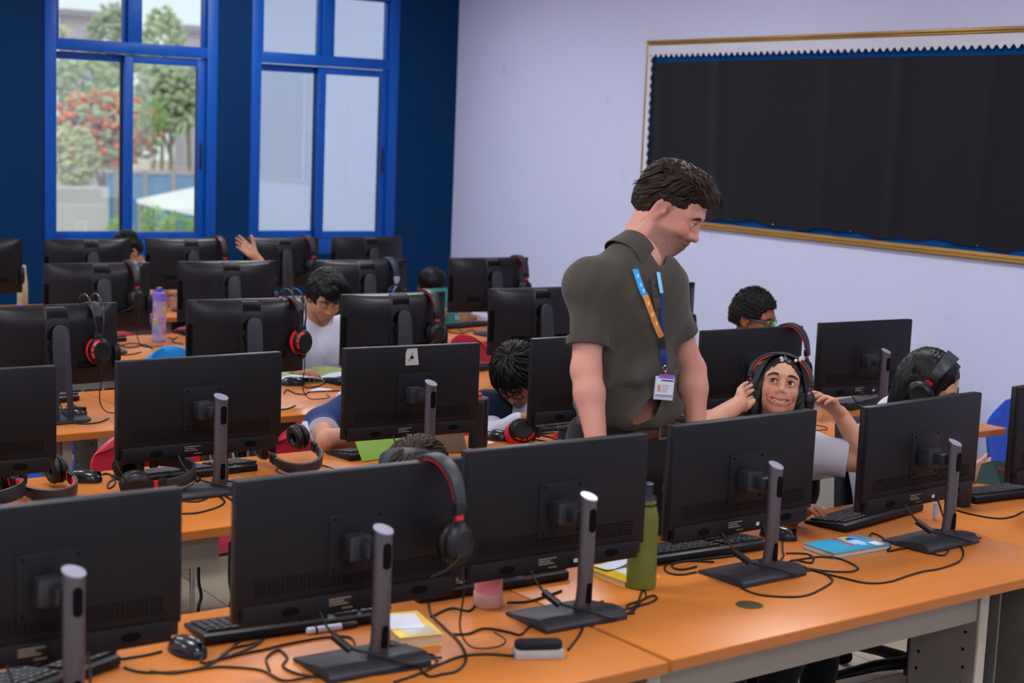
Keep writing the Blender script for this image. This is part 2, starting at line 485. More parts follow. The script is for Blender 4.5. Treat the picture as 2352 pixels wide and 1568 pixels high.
def desk_proto():
    t = thing('computer_desk', 'x', 'desk')
    MB().span((0, 0, DZ - .028), (DW, DD, DZ)).build('tabletop', [m_wood], t, bevel=.0025)
    e = MB().span((.001, -.0015, DZ - .0265), (DW - .001, .0, DZ - .003)); e.span((DW, .001, DZ - .0265), (DW + .0012, DD - .001, DZ - .003))
    e.build('edge_band', m_edge, t)
    MB().span((.04, .10, .60), (1.22, .118, DZ - .028)).build('apron', m_apron, t, bevel=.002)
    MB().span((.04, .74, .60), (1.52, .758, DZ - .028)).build('apron', m_apron, t, bevel=.002)
    for x in (.02, 1.222):
        b = MB().span((x, .10, 0), (x + .006, .32, DZ - .028)).span((x, .315, 0), (x + .03, .32, DZ - .028))
        punch(b, x, .135, .285); leg = b.build('leg', [m_leg, m_dark], t)
        MB().span((x, .092, 0), (x + .036, .10, DZ - .028)).build('leg_edge', m_legedge, leg, bevel=.001)
        MB().span((x - .02, .06, 0), (x + .05, .36, .012)).build('foot_plate', m_leg, leg, bevel=.003)
    for x in (.07, 1.36):
        b = MB().span((x, .13, 0), (x + .006, .36, DZ - .028)).span((x, .354, 0), (x + .09, .36, DZ - .028))
        punch(b, x, .165, .325); b.build('cable_duct', [m_leg, m_dark], t)
    MB().lathe([(.034, DZ - .001), (.034, DZ + .0006), (.028, DZ + .001)], 24, (.44, .2, 0)).build('cable_grommet', mat('olive grommet', '#5b5238', rough=.4, metal=.4), t)
    return t
_desk = desk_proto()
DESKS = [
 (.578, 2.428, 1.6, 'front-row desk left of the tabletop seam, under the tangle of cables'),
 (2.148, 2.478, 2.6, 'front-row desk carrying the blue paperback book and the green flask'),
 (3.704, 2.549, 2.6, 'front-row desk at the right edge of the photo, with the last front keyboard'),
 (.5484, 3.9047, 1.3, 'second-row desk at the left, with the black headset lying near its corner'),
 (2.106, 3.940, 1.3, 'second-row desk with the red-padded headset and lime green picture book'),
 (3.664, 3.985, 1.3, 'second-row desk ending in a free corner beside the plain blue chair'),
 (.548, 5.3194, 1.2, 'third-row desk at the left, in front of the curved red chair'),
 (2.106, 5.352, 1.2, 'third-row desk where the boy in the white shirt reads'),
 (3.664, 5.386, 1.2, 'third-row desk half hidden behind the standing man'),
 (.548, 6.8204, 1.2, 'fourth-row desk at the left, beside the cyan tumbler'),
 (2.106, 6.853, 1.2, 'fourth-row desk carrying the purple see-through bottle'),
 (3.664, 6.888, 1.2, 'fourth-row desk with the open teal book'),
 (.548, 8.2864, .5, 'rearmost desk row, leftmost desk below the navy wall'),
 (2.106, 8.300, .5, 'rearmost desk below the window showing trees'),
 (3.664, 8.316, .5, 'rearmost desk below the pale window'),
]
for i, (x, y, a, lb) in enumerate(DESKS):
    d = _desk if i == 0 else copy_tree(_desk)
    d.location = (x, y, 0); d.rotation_euler = (0, 0, math.radians(a)); d['label'] = lb; d['group'] = 'wooden computer desks in five rows'
    if i == 3:                                            # this desk stands on legs nearer to the seam
        for c in list(d.children):
            if c.name.startswith('leg') and c.data.vertices[0].co.x > .6: c.location.x += .25
            if c.name.startswith('cable_duct') and c.data.vertices[0].co.x > .6: bpy.data.objects.remove(c)
        inv = (Matrix.Translation(d.location) @ d.rotation_euler.to_matrix().to_4x4()).inverted()
        for px in (456, 527):
            q = [ony(px, 1330, 4.35), ony(px + 6, 1370, 4.33), ony(px - 2, 1420, 4.36)]; q = [q[0] + Vector((0, 0, .12))] + q + [Vector((q[2].x + .01, q[2].y + .03, .006)), Vector((q[2].x + .2, q[2].y + .1, .006))]
            MB().tube(spline([inv @ v for v in q], 6), .005, 8).build('power_cable', m_black, d, smooth=80)

# ================================================================== flat monitors on poles (rows one and two)
m_case = mat('black monitor casing', '#111014', rough=0.48, spec=0.28, var=0.06, scale=8, bump=0.015, bscale=1500)
m_bezel = mat('black bezel', '#121216', rough=0.35, var=0.05)
m_screen = mat('dark screen glass', '#07080b', rough=0.12, spec=0.5, var=0.05)
m_pole = mat('grey anodised pole', '#56545a', rough=0.38, metal=0.55, var=0.08, scale=30)
m_cap = mat('grey pole top painted lit', '#9c9db0', rough=0.35, metal=0.3, var=0.05)  # light falling on the cap is put into its pale colour
m_base = mat('charcoal stand base', '#25262c', rough=0.45, spec=.5, var=0.08, bump=.02, bscale=700)
m_label = mat('tan print', '#8a7a68', rough=0.6)
m_port = mat('white plug', '#d7d7da', rough=0.4)
def cable(pts, r=.0028, n=7, name='cable', parent=None, m=None, seg=6):
    """cable along points given in the parent's own space"""
    return MB().tube(spline(pts, n), r, seg).build(name, m or m_black, parent, smooth=80)
def monitor_proto():
    t = thing('monitor', 'x', 'monitor')
    yp = .045                                  # plane of the panel's back
    MB().span((-.2675, yp, .138), (.2675, yp + .014, .410)).build('back_cover', m_case, t, bevel=.004)
    MB().span((-.2675, yp + .013, .108), (.2675, yp + .032, .4095)).build('bezel', m_bezel, t, bevel=.003)
    MB().span((-.262, yp + .0315, .118), (.262, yp + .0328, .404)).build('screen', m_screen, t)
    MB().span((-.255, yp - .006, .103), (.246, yp + .02, .148)).build('lower_housing', m_case, t, bevel=.005)
    l = MB()
    for k, wd in enumerate((.052, .034, .044)): l.span((-.06, yp - .0066, .135 - .006 * k), (-.06 + wd, yp - .006, .1375 - .006 * k))
    l.span((-.03, yp - .0066, .113), (-.005, yp - .006, .115))
    l.build('rating_print', m_label, t)
    MB().span((.045, yp - .0068, .117), (.056, yp - .006, .126)).build('port', m_port, t)
    for bx, bz in ((-.15, .124), (.16, .127)): MB().lathe([(.021, 0), (.021, .0012)], 20, (bx, yp - .0065, bz), Rx(PI / 2), sy=.45).build('badge', m_dark, t)
    v = MB()
    for r in range(5):
        for k in range(46): v.box((-.225 + k * .01, yp - .0005, .166 + r * .0075), (.0052, .0016, .0026))
    v.build('vent_grille', m_dark, t)
    p = MB().span((-.062, yp - .003, .186), (.068, yp + .002, .318)).build('mounting_plate', m_case, t, bevel=.002)
    for sx in (-.05, .056):
        for sz in (.197, .307): MB().lathe([(.0035, 0), (.0035, .0015)], 10, (sx, yp - .003, sz), Rx(PI / 2)).build('screw', m_dark, p)
    MB().span((-.035, yp - .045, .222), (.018, yp - .002, .276)).build('arm', m_base, t, bevel=.006)
    MB().span((-.012, yp - .075, .232), (.03, yp - .04, .264)).build('arm_joint', m_base, t, bevel=.006)
    # oval pole with a slanted pale top
    sec = [(.0215 * math.cos(a), .0150 * math.sin(a)) for a in [2 * PI * k / 24 for k in range(24)]]
    px, py = .016, -.045
    b = MB()
    vs = []
    for z, kx, dy in ((.004, 1.25, .012), (.03, 1.15, .008), (.055, .98, .003), (.09, .95, 0), (.20, 1, 0), (.285, 1, 0)):
        vs += [(px + x * kx, py + y + dy, z) for x, y in sec]
    vs += [(px + x, py + y, .298 + y * .5 - x * .18) for x, y in sec]
    n = len(sec); fs = [(i * n + k, i * n + (k + 1) % n, (i + 1) * n + (k + 1) % n, (i + 1) * n + k) for i in range(6) for k in range(n)]
    fs.append(tuple(reversed(range(n))))
    b.add(vs, fs); pole = b.build('pole', m_pole, t, smooth=60)
    MB().add([(px + x * 1.06, py + y * 1.06, .2985 + y * .5 - x * .18) for x, y in sec] + [(px + x * 1.06, py + y * 1.06, .301 + y * .5 - x * .18) for x, y in sec],
             [tuple(range(n, 2 * n)), tuple(reversed(range(n)))] + [(k, (k + 1) % n, n + (k + 1) % n, n + k) for k in range(n)]).build('pole_cap', m_cap, pole, smooth=30)
    MB().prism(rrect(.0185, .056, .009), 0, .004, Rx(PI / 2), (px + .002, py - .0125, .245)).build('grip_slot', m_dark, pole)
    MB().prism(rrect(.014, .05, .007), 0, .008, Rx(PI / 2), (px + .002, py - .009, .072)).build('cable_slot', m_dark, pole)
    MB().lathe([(.05, .012), (.042, .022), (.03, .026)], 24, (px, py + .012, 0), sy=.7).build('collar', m_base, pole)
    # wedge-shaped base
    pr = [(.083, 0), (.083, .008), (.03, .014), (-.03, .025), (-.062, .026), (-.083, .013), (-.083, 0)]
    b = MB(); b.add([(x, y, z) for x in (-.121, .121) for y, z in pr],
                    [tuple(range(7)), tuple(reversed(range(7, 14)))] + [(k, (k + 1) % 7, 7 + (k + 1) % 7, 7 + k) for k in range(7)])
    b.build('base', m_base, t, bevel=.005)
    # video and power leads
    cable([(-.08, yp - .004, .112), (-.075, yp - .03, .085), (-.05, yp - .06, .05), (.0, -.055, .035), (.02, -.07, .03), (.07, -.09, .012), (.12, -.05, .004), (.16, -.06, .004)], .003, parent=t)
    cable([(.075, yp - .004, .112), (.07, yp - .03, .07), (.05, -.02, .03), (.03, -.01, .025), (.06, .03, .022), (.10, .02, .014), (.15, .05, .004)], .003, parent=t)
    MB().tube([(-.068, yp - .04, .07), (-.045, yp - .075, .045)], .009, 8).build('cable_choke', m_black, t)
    return t
_mon = monitor_proto()
MON = [  # x, y of the panel's top edge middle, yaw, label
 (.883, 2.806, 1.5, 'front-row monitor at the left edge of the photo, seen from behind'),
 (1.541, 2.824, 1.0, 'front-row monitor with the red-lined headset over its right top corner'),
 (2.116, 2.878, .6, 'front-row monitor between the pink cup and the green flask'),
 (2.768, 2.947, 3.4, 'front-row monitor right in front of the smiling girl'),
 (3.471, 2.958, 5.6, 'front-row monitor in front of the girl looking down, behind the blue book'),
 (4.207, 3.036, 7.0, 'front-row monitor cut off by the right edge of the photo'),
 (1.130, 4.352, 1.0, 'second-row monitor cut off at the left edge, beside the red chair'),
 (1.856, 4.386, 3.0, 'second-row monitor hiding the right half of the red chair'),
 (2.602, 4.383, -2.4, 'second-row monitor with a white sticker near its top'),
 (3.362, 4.400, .8, 'second-row monitor close behind the standing man'),
 (4.116, 4.374, .2, 'second-row monitor with a headset over its corner, in front of the boy in green glasses'),
 (4.776, 4.406, -.8, 'second-row monitor standing alone against the white wall'),
]
def shift(x, y, a, dy):
    a = math.radians(a); return x + math.sin(a) * dy, y - math.cos(a) * dy
MONO = []
MSX = [1.0, 1.015, .985, .995, 1.013, 1, 1, 1.017, .944, 1, .966, .974]      # slightly different panel widths
for i, (x, y, a, lb) in enumerate(MON):
    o = _mon if i == 0 else copy_tree(_mon)
    bx, by = shift(x, y, a, .052)
    o.location = (bx, by, DZ); o.rotation_euler = (0, 0, math.radians(a)); o['label'] = lb; o['group'] = 'flat black monitors on grey poles'
    o.scale = (MSX[i], 1, 1); MONO.append(o)

# ================================================================== all-in-one computers with curved backs (rows three to five)
m_aio = mat('satin black shell', '#151419', rough=0.36, spec=0.4, var=0.05, scale=6, bump=0.01, bscale=1200)
m_astand = mat('slate grey stand', '#2c2d36', rough=0.45, spec=0.45, var=0.06)
m_slot = mat('grey slot light', '#9a9aa0', rough=0.5)
def aio_proto():
    t = thing('all_in_one_computer', 'x', 'computer')
    W2, Z0, Z1 = .2555, .122, .423
    MB().span((-W2, .030, Z0), (W2, .044, Z1)).build('bezel', m_bezel, t, bevel=.003)
    MB().span((-W2 + .008, .0435, Z0 + .03), (W2 - .008, .0448, Z1 - .008)).build('screen', m_screen, t)
    def back(u, v):
        x = (u * 2 - 1); z = (v * 2 - 1)
        bulge = (1 - abs(x) ** 3.2) * (1 - max(0, z) ** 6 * .75 - max(0, -z) ** 3 * .55)
        return (x * (W2 - .001), .030 - .004 - .046 * max(0, bulge), Z0 + .001 + v * (Z1 - Z0 - .002))
    MB().sheet(back, 33, 21, .012, (0, 1, 0)).build('back_shell', m_aio, t, smooth=60)
    ridge = MB().grid(lambda u, v: (-.044 + u * .096, back((-.044 + u * .096) / W2 / 2 + .5, v)[1] - .0035 * math.sin(PI * min(1, max(0, u)))** .3 - .0005, Z0 + .002 + v * (Z1 - Z0 - .004)), 9, 21)
    rd = ridge.build('vent_panel', mat('vent panel', '#141418', rough=.5, var=.1), t, smooth=60)
    def by(x, z): return back(x / W2 / 2 + .5, (z - Z0) / (Z1 - Z0))[1]
    v = MB()
    for k in range(16):
        x = -.034 + k * .0051
        v.box((x, by(x, .385) - .0045, .385), (.0022, .002, .042))
        hgt = .045 * math.sqrt(max(0, 1 - ((k - 7.5) / 8.6) ** 2)); v.box((x, by(x, .315) - .0045, .305 + hgt / 2), (.003, .003, hgt + .004))
    v.build('vent_slots', m_dark, rd)
    s = MB()
    for k in range(13): x = -.032 + k * .0056; s.box((x, by(x, .415) - .0055, .4165), (.003, .002, .0035))
    s.build('light_slots', m_slot, rd)
    s = MB()
    for x0 in (-.155, .085):
        for r in range(2):
            for k in range(15): x = x0 + k * .005; z = .205 - r * .014; s.box((x, by(x, z) - .0005, z), (.0024, .003, .009))
    s.build('speaker_slots', m_dark, t)
    MB().span((-W2 - .001, .010, .185), (-W2 + .018, .033, .33)).build('side_recess', m_dark, t, bevel=.004)
    MB().lathe([(.045, -.012), (.049, 0), (.045, .012)], 24, (W2 - .006, .020, .22), Ry(PI / 2), sx=1.0, sy=.35).build('side_bump', m_aio, t)
    MB().lathe([(.016, 0), (.016, .03)], 14, (-.02, by(-.02, .27) + .002, .275), Rx(PI / 2)).build('hinge', m_black, t)
    # upright stand plate with a rounded top and a cable slot, on a round-cornered foot
    def plate(z): return -.052 + (z - .35) * .10
    out = [(-.033, .0), (.033, .0)]
    out = [(-.038, .006), (-.016, .006), (-.016, .10)] + [(.016 * math.cos(a), .10 + .016 * math.sin(a)) for a in [PI - PI * k / 8 for k in range(1, 8)]] + [(.016, .10), (.016, .006), (.038, .006), (.032, .32)] + [(.031 * math.cos(a), .325 + .031 * math.sin(a)) for a in [PI * k / 12 for k in range(0, 13)]] + [(-.032, .32)]
    b = MB(); n = len(out)
    vs = [(x + .005, plate(z), z) for x, z in out] + [(x + .005, plate(z) + .012, z) for x, z in out]
    b.add(vs, [tuple(range(n)), tuple(reversed(range(n, 2 * n)))] + [(k, n + k, n + (k + 1) % n, (k + 1) % n) for k in range(n)])
    st = b.build('stand', m_astand, t, bevel=.0015, smooth=30)
    MB().prism(rrect(.22, .17, .06, 8), 0, .010, None, (.0, -.045, 0)).build('base', m_base, t, bevel=.003)
    cable([(-.01, .02, .13), (-.005, .0, .09), (.0, -.05, .07), (.003, -.09, .03), (.03, -.14, .004), (.10, -.16, .004), (.17, -.10, .004)], .0028, parent=t)
    return t
_aio = aio_proto()
AIO = [
 (1.800, 5.670, 3.0, 'third-row computer at the left edge with a red-padded wire headset on it'),
 (2.585, 5.675, -3.4, 'third-row computer left of the boy reading in a white shirt'),
 (3.290, 5.722, 1.5, 'third-row computer right of the boy reading in a white shirt'),
 (4.058, 5.762, .5, 'third-row computer partly hidden by the standing man\'s sleeve'),
 (4.775, 5.792, 0, 'third-row computer peeking out at the right of the standing man'),
 (1.700, 7.200, 0, 'fourth-row computer out at the left edge of the photo'),
 (2.517, 7.224, -1.5, 'fourth-row computer left of the purple bottle, black headset at its corner'),
 (3.186, 7.222, -3.0, 'fourth-row computer in front of the raised hand'),
 (3.925, 7.172, -.9, 'fourth-row computer with two round fin stickers on its back'),
 (4.735, 7.190, -2.0, 'fourth-row computer beside the open teal book, close to the white wall'),
 (2.335, 8.672, 0, 'rearmost computer cut off at the left edge, beside the cream bottle'),
 (2.950, 8.628, -1.0, 'rearmost computer below the window of trees, with a child\'s ear beside it'),
 (3.557, 8.644, -.8, 'rearmost computer between the two windows, left of the raised hand'),
 (4.168, 8.652, -2.5, 'rearmost computer touching the raised hand, below the pale window'),
 (4.778, 8.673, 2.2, 'rearmost computer nearest the white wall, without a headset'),
]
AIOO = []
for i, (x, y, a, lb) in enumerate(AIO):
    o = _aio if i == 0 else copy_tree(_aio)
    bx, by_ = shift(x, y, a, .034)
    o.location = (bx, by_, DZ); o.rotation_euler = (0, 0, math.radians(a)); o['label'] = lb; o['group'] = 'black all-in-one computers'
    o.scale = ((1, .965, 1.004, 1, 1, 1, 1.01, 1.017, 1.05, .996, 1, .97, 1.008, .97, 1.02)[i], 1, 1); AIOO.append(o)
# ================================================================== headsets
m_red = mat('red padding', '#d8242a', rough=0.55, spec=0.35, var=0.10, scale=40, bump=0.04, bscale=500)
m_red2 = mat('red plastic strip', '#d01c28', rough=0.4)
m_bandgrey = mat('grey black leatherette', '#2a2c33', rough=0.42, spec=0.5, var=0.10, scale=30, bump=0.06, bscale=700)
m_bluepad = mat('blue padding', '#1566c8', rough=0.5)
m_silver = mat('silver plastic', '#b9bcc6', rough=0.3, metal=0.6)
m_wire = mat('glossy black wire', '#1d1e24', rough=0.2, spec=0.7)
def ear_cup(root, sx, cz, r, cush, accent, tilt=0.0):
    """oval ear cup with its cushion on the inner side; sx = -1 / +1"""
    x0 = sx * .064
    R = Ry(sx * PI / 2)
    c = MB(); c.lathe([(r * .80, 0), (r, .004), (r * 1.02, .012), (r * .92, .022), (r * .62, .028), (r * .60, .026), (r * .4, .0255)], 26, (x0, 0, cz), R, sx=1.08, sy=.95)
    cup = c.build('ear_cup', m_black, root, smooth=50)
    q = MB(); n = 26; rr = r * .70; t = r * .33
    pts = [(x0 - sx * .010, rr * .95 * math.cos(2 * PI * k / n), cz + rr * 1.08 * math.sin(2 * PI * k / n)) for k in range(n)]
    q.tube(pts, t, 10, closed=True); q.build('cushion', cush, cup, smooth=80)
    MB().lathe([(r * .6, 0), (r * .6, .002)], 20, (x0 - sx * .004, 0, cz), R).build('speaker_cloth', accent if accent else m_dark, cup)
    if accent:
        for a0, a1 in ((100, 150), (158, 178), (186, 215)):
            vs = []
            for k in range(5):
                a = math.radians(a0 + (a1 - a0) * k / 4)
                for q_ in (.72, .88): vs.append((x0 + sx * (.0262 - (q_ - .72) * .03), r * q_ * math.cos(a) * -1 * .95, cz + r * q_ * 1.08 * math.sin(a)))
            MB().add(vs + [(v[0] + sx * .0015, v[1], v[2]) for v in vs],
                     [(i, i + 1, i + 3, i + 2) for i in (0, 2, 4, 6)] + [(10 + i, 10 + i + 2, 10 + i + 3, 10 + i + 1) for i in (0, 2, 4, 6)] +
                     [(i, i + 2, i + 12, i + 10) for i in (0, 2, 4, 6)] + [(i + 1, i + 11, i + 13, i + 3) for i in (0, 2, 4, 6)] + [(0, 10, 11, 1), (8, 9, 19, 18)]).build('accent', accent, cup)
    return cup
def strap(b, a, hgt, z0, w0, w1, th, t0=0.0, t1=1.0, n=22, off=0.0):
    """flat band along a half ellipse; width w0 at the apex, w1 at the ends"""
    A = []; B = []
    vs = []
    for k in range(n + 1):
        u = t0 + (t1 - t0) * k / n; ang = PI * (1 - u)
        w = w1 + (w0 - w1) * math.sin(ang)
        x, z = math.cos(ang), math.sin(ang)
        nx, nz = x / a, z / hgt; l = math.hypot(nx, nz); nx /= l; nz /= l
        px, pz = a * x + nx * off, z0 + hgt * z + nz * off
        for d in (0, th):
            for y in (-w / 2, w / 2): vs.append((px + nx * d, y, pz + nz * d))
    fs = []
    for k in range(n):
        i = k * 4; j = i + 4
        fs += [(i, j, j + 1, i + 1), (i + 2, i + 3, j + 3, j + 2), (i, i + 2, j + 2, j), (i + 1, j + 1, j + 3, i + 3)]
    fs += [(0, 1, 3, 2), (n * 4, n * 4 + 2, n * 4 + 3, n * 4 + 1)]
    return b.add(vs, fs)
def headset_proto(style, hang=True, cabled=True):
    t = thing('headset', 'x', 'headset')
    if style == 'wire':
        for y in (-.022, .022):
            pts = [(.078 * math.cos(a), y * (1 - .35 * max(0, 1 - math.sin(a) * 2.2)), -.085 + .118 * math.sin(a)) for a in [PI * k / 18 for k in range(19)]]
            pts = [(-.074, y * .5, -.125)] + pts[::-1] + [(.074, y * .5, -.125)]
            MB().tube(pts, .0036, 8).build('wire_band', m_wire, t, smooth=80)
        b = MB(); strap(b, .070, .083, -.085, .046, .030, .004, .14, .86, off=.002); st = b.build('headband', m_bandgrey, t, bevel=.001)
        b = MB(); strap(b, .070, .083, -.085, .043, .028, .0025, .14, .86); b.build('band_pad', m_red, st)
        for s in (-1, 1):
            MB().span((s * .066 - .010, -.020, -.148), (s * .066 + .010, .020, -.112)).build('yoke', m_black, t, bevel=.004)
            ear_cup(t, s, -.178, .047, m_red, m_red2)
    else:
        red = {'pad': m_red, 'blue': m_bluepad, 'black': m_black}[style]
        b = MB(); strap(b, .073, .092, -.092, .042, .028, .0085, 0, 1, off=.003); st = b.build('headband', m_bandgrey, t, bevel=.002)
        b = MB(); strap(b, .073, .092, -.092, .037, .024, .0045, .03, .97, off=-.0015); b.build('band_pad', red, st, bevel=.001)
        for s in (-1, 1):
            sl = MB().span((s * .078 - .007, -.0165, -.114), (s * .078 + .007, .0165, -.088)).build('slider', m_silver if style == 'blue' else m_black, t, bevel=.002)
            MB().span((s * .077 - .003, -.011, -.128), (s * .077 + .003, .011, -.112)).build('slider_stripe', m_red2 if style != 'blue' else m_silver, sl)
            y = MB(); y.span((s * .079 - .004, -.013, -.172), (s * .079 + .006, .013, -.126)); yk = y.build('yoke', m_black, sl, bevel=.003)
            if style == 'pad':
                for k in range(3): MB().span((s * .0852 - .0006, -.008, -.140 - k * .008), (s * .0852 + .0006, .008, -.1375 - k * .008)).build('yoke_print', m_red2, sl)
            ear_cup(t, s, -.178, .043, m_black if style != 'blue' else m_bandgrey, None if style != 'blue' else m_bluepad)
        MB().tube(spline([(-.09, .012, -.200), (-.088, .05, -.222), (-.07, .085, -.236)], 5), .0028, 6).build('microphone', m_black, t)
    if cabled:
        cable([(-.082, 0, -.222), (-.092, .004, -.28), (-.085, .01, -.36), (-.10, -.01, -.405), (-.14, -.05, -.4065), (-.12, -.10, -.4065), (-.06, -.13, -.4065)], .0022, parent=t)
    return t
_hs = {}
def headset(style, label, M=None, loc=None, rz=0.0, cabled=True, group='headsets'):
    key = (style, cabled)
    if key not in _hs: _hs[key] = headset_proto(style, cabled=cabled); o = _hs[key]
    else: o = copy_tree(_hs[key])
    if M is not None:
        o.rotation_euler = M.to_3x3().to_euler(); o.location = M.translation
    else:
        o.location = loc; o.rotation_euler = (0, 0, rz)
    o['label'] = label; o['group'] = group
    return o
def hang(style, label, px, py, mon, ztop, tilt=0.0, twist=0.0, back=.038):
    """over the top edge of a monitor, where that edge passes the pixel"""
    p = onz(px, py, ztop); m = mon.matrix_basis
    a = mon.rotation_euler.z
    # slide the point onto the panel's plane
    ux = Vector((math.cos(a), math.sin(a), 0)); c = Vector((mon.location.x, mon.location.y, 0)); d = Vector((p.x, p.y, 0)) - c
    q = c + ux * d.dot(ux) + Vector((-math.sin(a), math.cos(a), 0)) * back
    R = Matrix.Rotation(a + PI / 2 + twist, 3, 'Z') @ Matrix.Rotation(tilt, 3, 'Y')
    M = R.to_4x4(); M.translation = Vector((q.x, q.y, ztop))
    return headset(style, label, M=M, group='headsets hung over monitor tops')
hang('pad', 'red-lined headset hanging over the front-row monitor left of the pink cup', 992, 1052, MONO[1], 1.152, .06, .25, .06)
hang('pad', 'red-lined headset hanging in front of the boy in green glasses', 1826, 750, MONO[10], 1.152, .05, .35, .06)
hang('wire', 'wire-band headset with red cushions, hung on the leftmost third-row computer', 205, 694, AIOO[0], 1.165, .06, .05)
hang('wire', 'wire-band headset with red cushions, hung beside the boy reading in a white shirt', 676, 684, AIOO[1], 1.165, .05, .25)
hang('pad', 'red-lined headset hung right below the boy half hidden by the teal book', 982, 669, AIOO[2], 1.165, .05, .1)
hang('pad', 'black headset with red lining over the computer left of the purple bottle', 302, 603, AIOO[6], 1.165, .08, .12)
hang('blue', 'blue-lined headset with silver joints beside the fin stickers', 897, 596, AIOO[8], 1.165, .05, .15)
hang('pad', 'red-lined headset against the white wall in the fourth row', 1196, 591, AIOO[9], 1.165, .05, .2)
hang('pad', 'black headset in the last row, left of the raised hand', 502, 546, AIOO[12], 1.165, .05, .2)
hang('pad', 'black headset in the last row, right of the raised hand', 708, 545, AIOO[13], 1.165, .05, .2)
def lay(style, label, apex, xdir, zdir, cabled=False):
    z = Vector(zdir).normalized(); x = Vector(xdir); x = (x - z * x.dot(z)).normalized(); y = z.cross(x)
    M = Matrix((x, y, z)).transposed().to_4x4(); M.translation = Vector(apex)
    return headset(style, label, M=M, cabled=cabled, group='headsets lying on desks')
hl = lay('black', 'black headset resting on its band left of a keyboard, under the buzz-cut boy\'s arm', onz(712, 1072, .765), (.95, .28, .22), (.12, -.95, -.30))
MB().tube(spline([hl.matrix_basis.inverted() @ p for p in [onz(x, y, DZ + .003) for x, y in ((672, 1070), (640, 1074), (636, 1082), (660, 1090), (700, 1088), (712, 1072), (740, 1068), (770, 1078))]], 6), .0022, 6).build('cable', m_black, hl)
lay('pad', 'black headset with cups upright beside the mouse near the left edge', onz(138, 1136, .757), (.98, .12, .05), (.1, -.97, -.18))
lay('wire', 'black headset with bright red cushions lying by the boy with dark-framed glasses', onz(1306, 1004, .775), (-.62, -.72, .30), (.86, -.48, -.08))
lay('black', 'black headset tucked under the monitor that hides the red chair', onz(440, 1078, .815), (.25, .9, .2), (.97, -.2, .05))
lay('pad', 'red-lined headset lying at the far left end of the second desk row', onz(28, 1133, .775), (.9, -.35, .2), (.3, -.93, .1))

# ================================================================== keyboards and mice
m_key = mat('black key', '#202126', rough=0.4, spec=0.5, var=0.12, scale=60)
m_legend = mat('grey key legend', '#8f97a3', rough=.5)
def keyboard_proto():
    t = thing('keyboard', 'x', 'keyboard')
    L, Dp = .445, .145                        # near edge (towards the monitors) at y = 0, high side
    b = MB(); pr = [(0, 0.004), (.004, 0), (Dp, 0), (Dp, .008), (.012, .024), (0, .020)]
    b.add([(x, y, z) for x in (0, L) for y, z in pr], [tuple(range(6)), tuple(reversed(range(6, 12)))] + [(k, (k + 1) % 6, 6 + (k + 1) % 6, 6 + k) for k in range(6)])
    b.build('case', m_black, t, bevel=.002)
    k = MB(); lg = MB()
    def top(y): return .024 - (y - .012) / (Dp - .012) * .016
    for r in range(6):
        y = .024 + r * .0195 + (.004 if r > 0 else 0)
        segs = []
        x = .012
        for blk, n in ((0, 15), (.302, 3), (.366, 4)):
            x = .012 + blk
            for c in range(n):
                w = .0165
                if blk == 0 and r == 5 and 3 <= c <= 8:
                    if c == 3: w = .0165 + .019 * 5
                    else: x += .019; continue
                if blk == .302 and r in (3,): x += .019; continue
                k.box((x + w / 2, y, top(y) + .003), (w, .0155, .007), Rx(-.12))
                if (c * 7 + r * 3) % 4: lg.box((x + .005, y - .002, top(y) + .0068), (.006, .004, .0004), Rx(-.12))
                x += .019
    k.build('keys', m_key, t, bevel=.0012, seg=1)
    lg.build('key_legends', m_legend, t, smooth=0)
    return t
_kb = keyboard_proto(); _kn = [0]
def keyboard(label, pa, pb, anchor='a', dy=0.0):
    """near edge runs from pixel pa to pixel pb; 'a' pins its left end, 'b' its right end"""
    A = onz(*pa, DZ); B = onz(*pb, DZ); ang = math.atan2(B.y - A.y, B.x - A.x)
    o = _kb if _kn[0] == 0 else copy_tree(_kb); _kn[0] += 1
    p = A if anchor == 'a' else B - Vector((math.cos(ang), math.sin(ang), 0)) * .445
    o.location = (p.x, p.y + dy, DZ + .0005); o.rotation_euler = (0, 0, ang); o['label'] = label; o['group'] = 'black keyboards'
    return o
KB = {}
KB['k1'] = keyboard('keyboard lying slantwise in the bottom left corner of the photo', (204, 1557), (278, 1529), 'b')
KB['k2'] = keyboard('keyboard beside the front-left mouse and the white marker pen', (469, 1484), (825, 1437))
KB['k3'] = keyboard('keyboard just behind the pink cup', (1000, 1381), (1307, 1331), 'b')
KB['k4'] = keyboard('keyboard right of the green flask', (1521, 1297), (1759, 1262), 'b')
KB['k5'] = keyboard('keyboard next to the blue paperback book', (1909, 1234), (2121, 1173), 'b')
KB['k6'] = keyboard('front-row keyboard at the right edge, beyond the black tumbler', (2241, 1158), (2352, 1144))
KB['k7'] = keyboard('keyboard in front of the red chair, a headset on its left end', (306, 1116), (592, 1081), 'b')
KB['k8'] = keyboard('keyboard between the black headset and the lime green book', (806, 1060), (868, 1051))
KB['k9'] = keyboard('keyboard beside the red-padded headset, touching the standing man', (1236, 1000), (1300, 992))
KB['k10'] = keyboard('keyboard behind the smiling girl\'s right arm', (1570, 975), (1735, 950), 'b')
KB['k11'] = keyboard('keyboard behind the smiling girl\'s left wrist', (1955, 944), (1994, 935))
KB['k12'] = keyboard('keyboard behind the buzz-cut boy\'s ear', (779, 886), (900, 872))
KB['k13'] = keyboard('keyboard left of the boy with dark-framed glasses, in the row behind', (1110, 852), (1138, 848), 'b')
KB['k14'] = keyboard('keyboard behind the stand of the third-row computer at the left edge', (102, 930), (183, 920), 'b')
KB['k15'] = keyboard('fourth-row keyboard whose end shows left of the purple bottle', (200, 790), (291, 784), 'b')
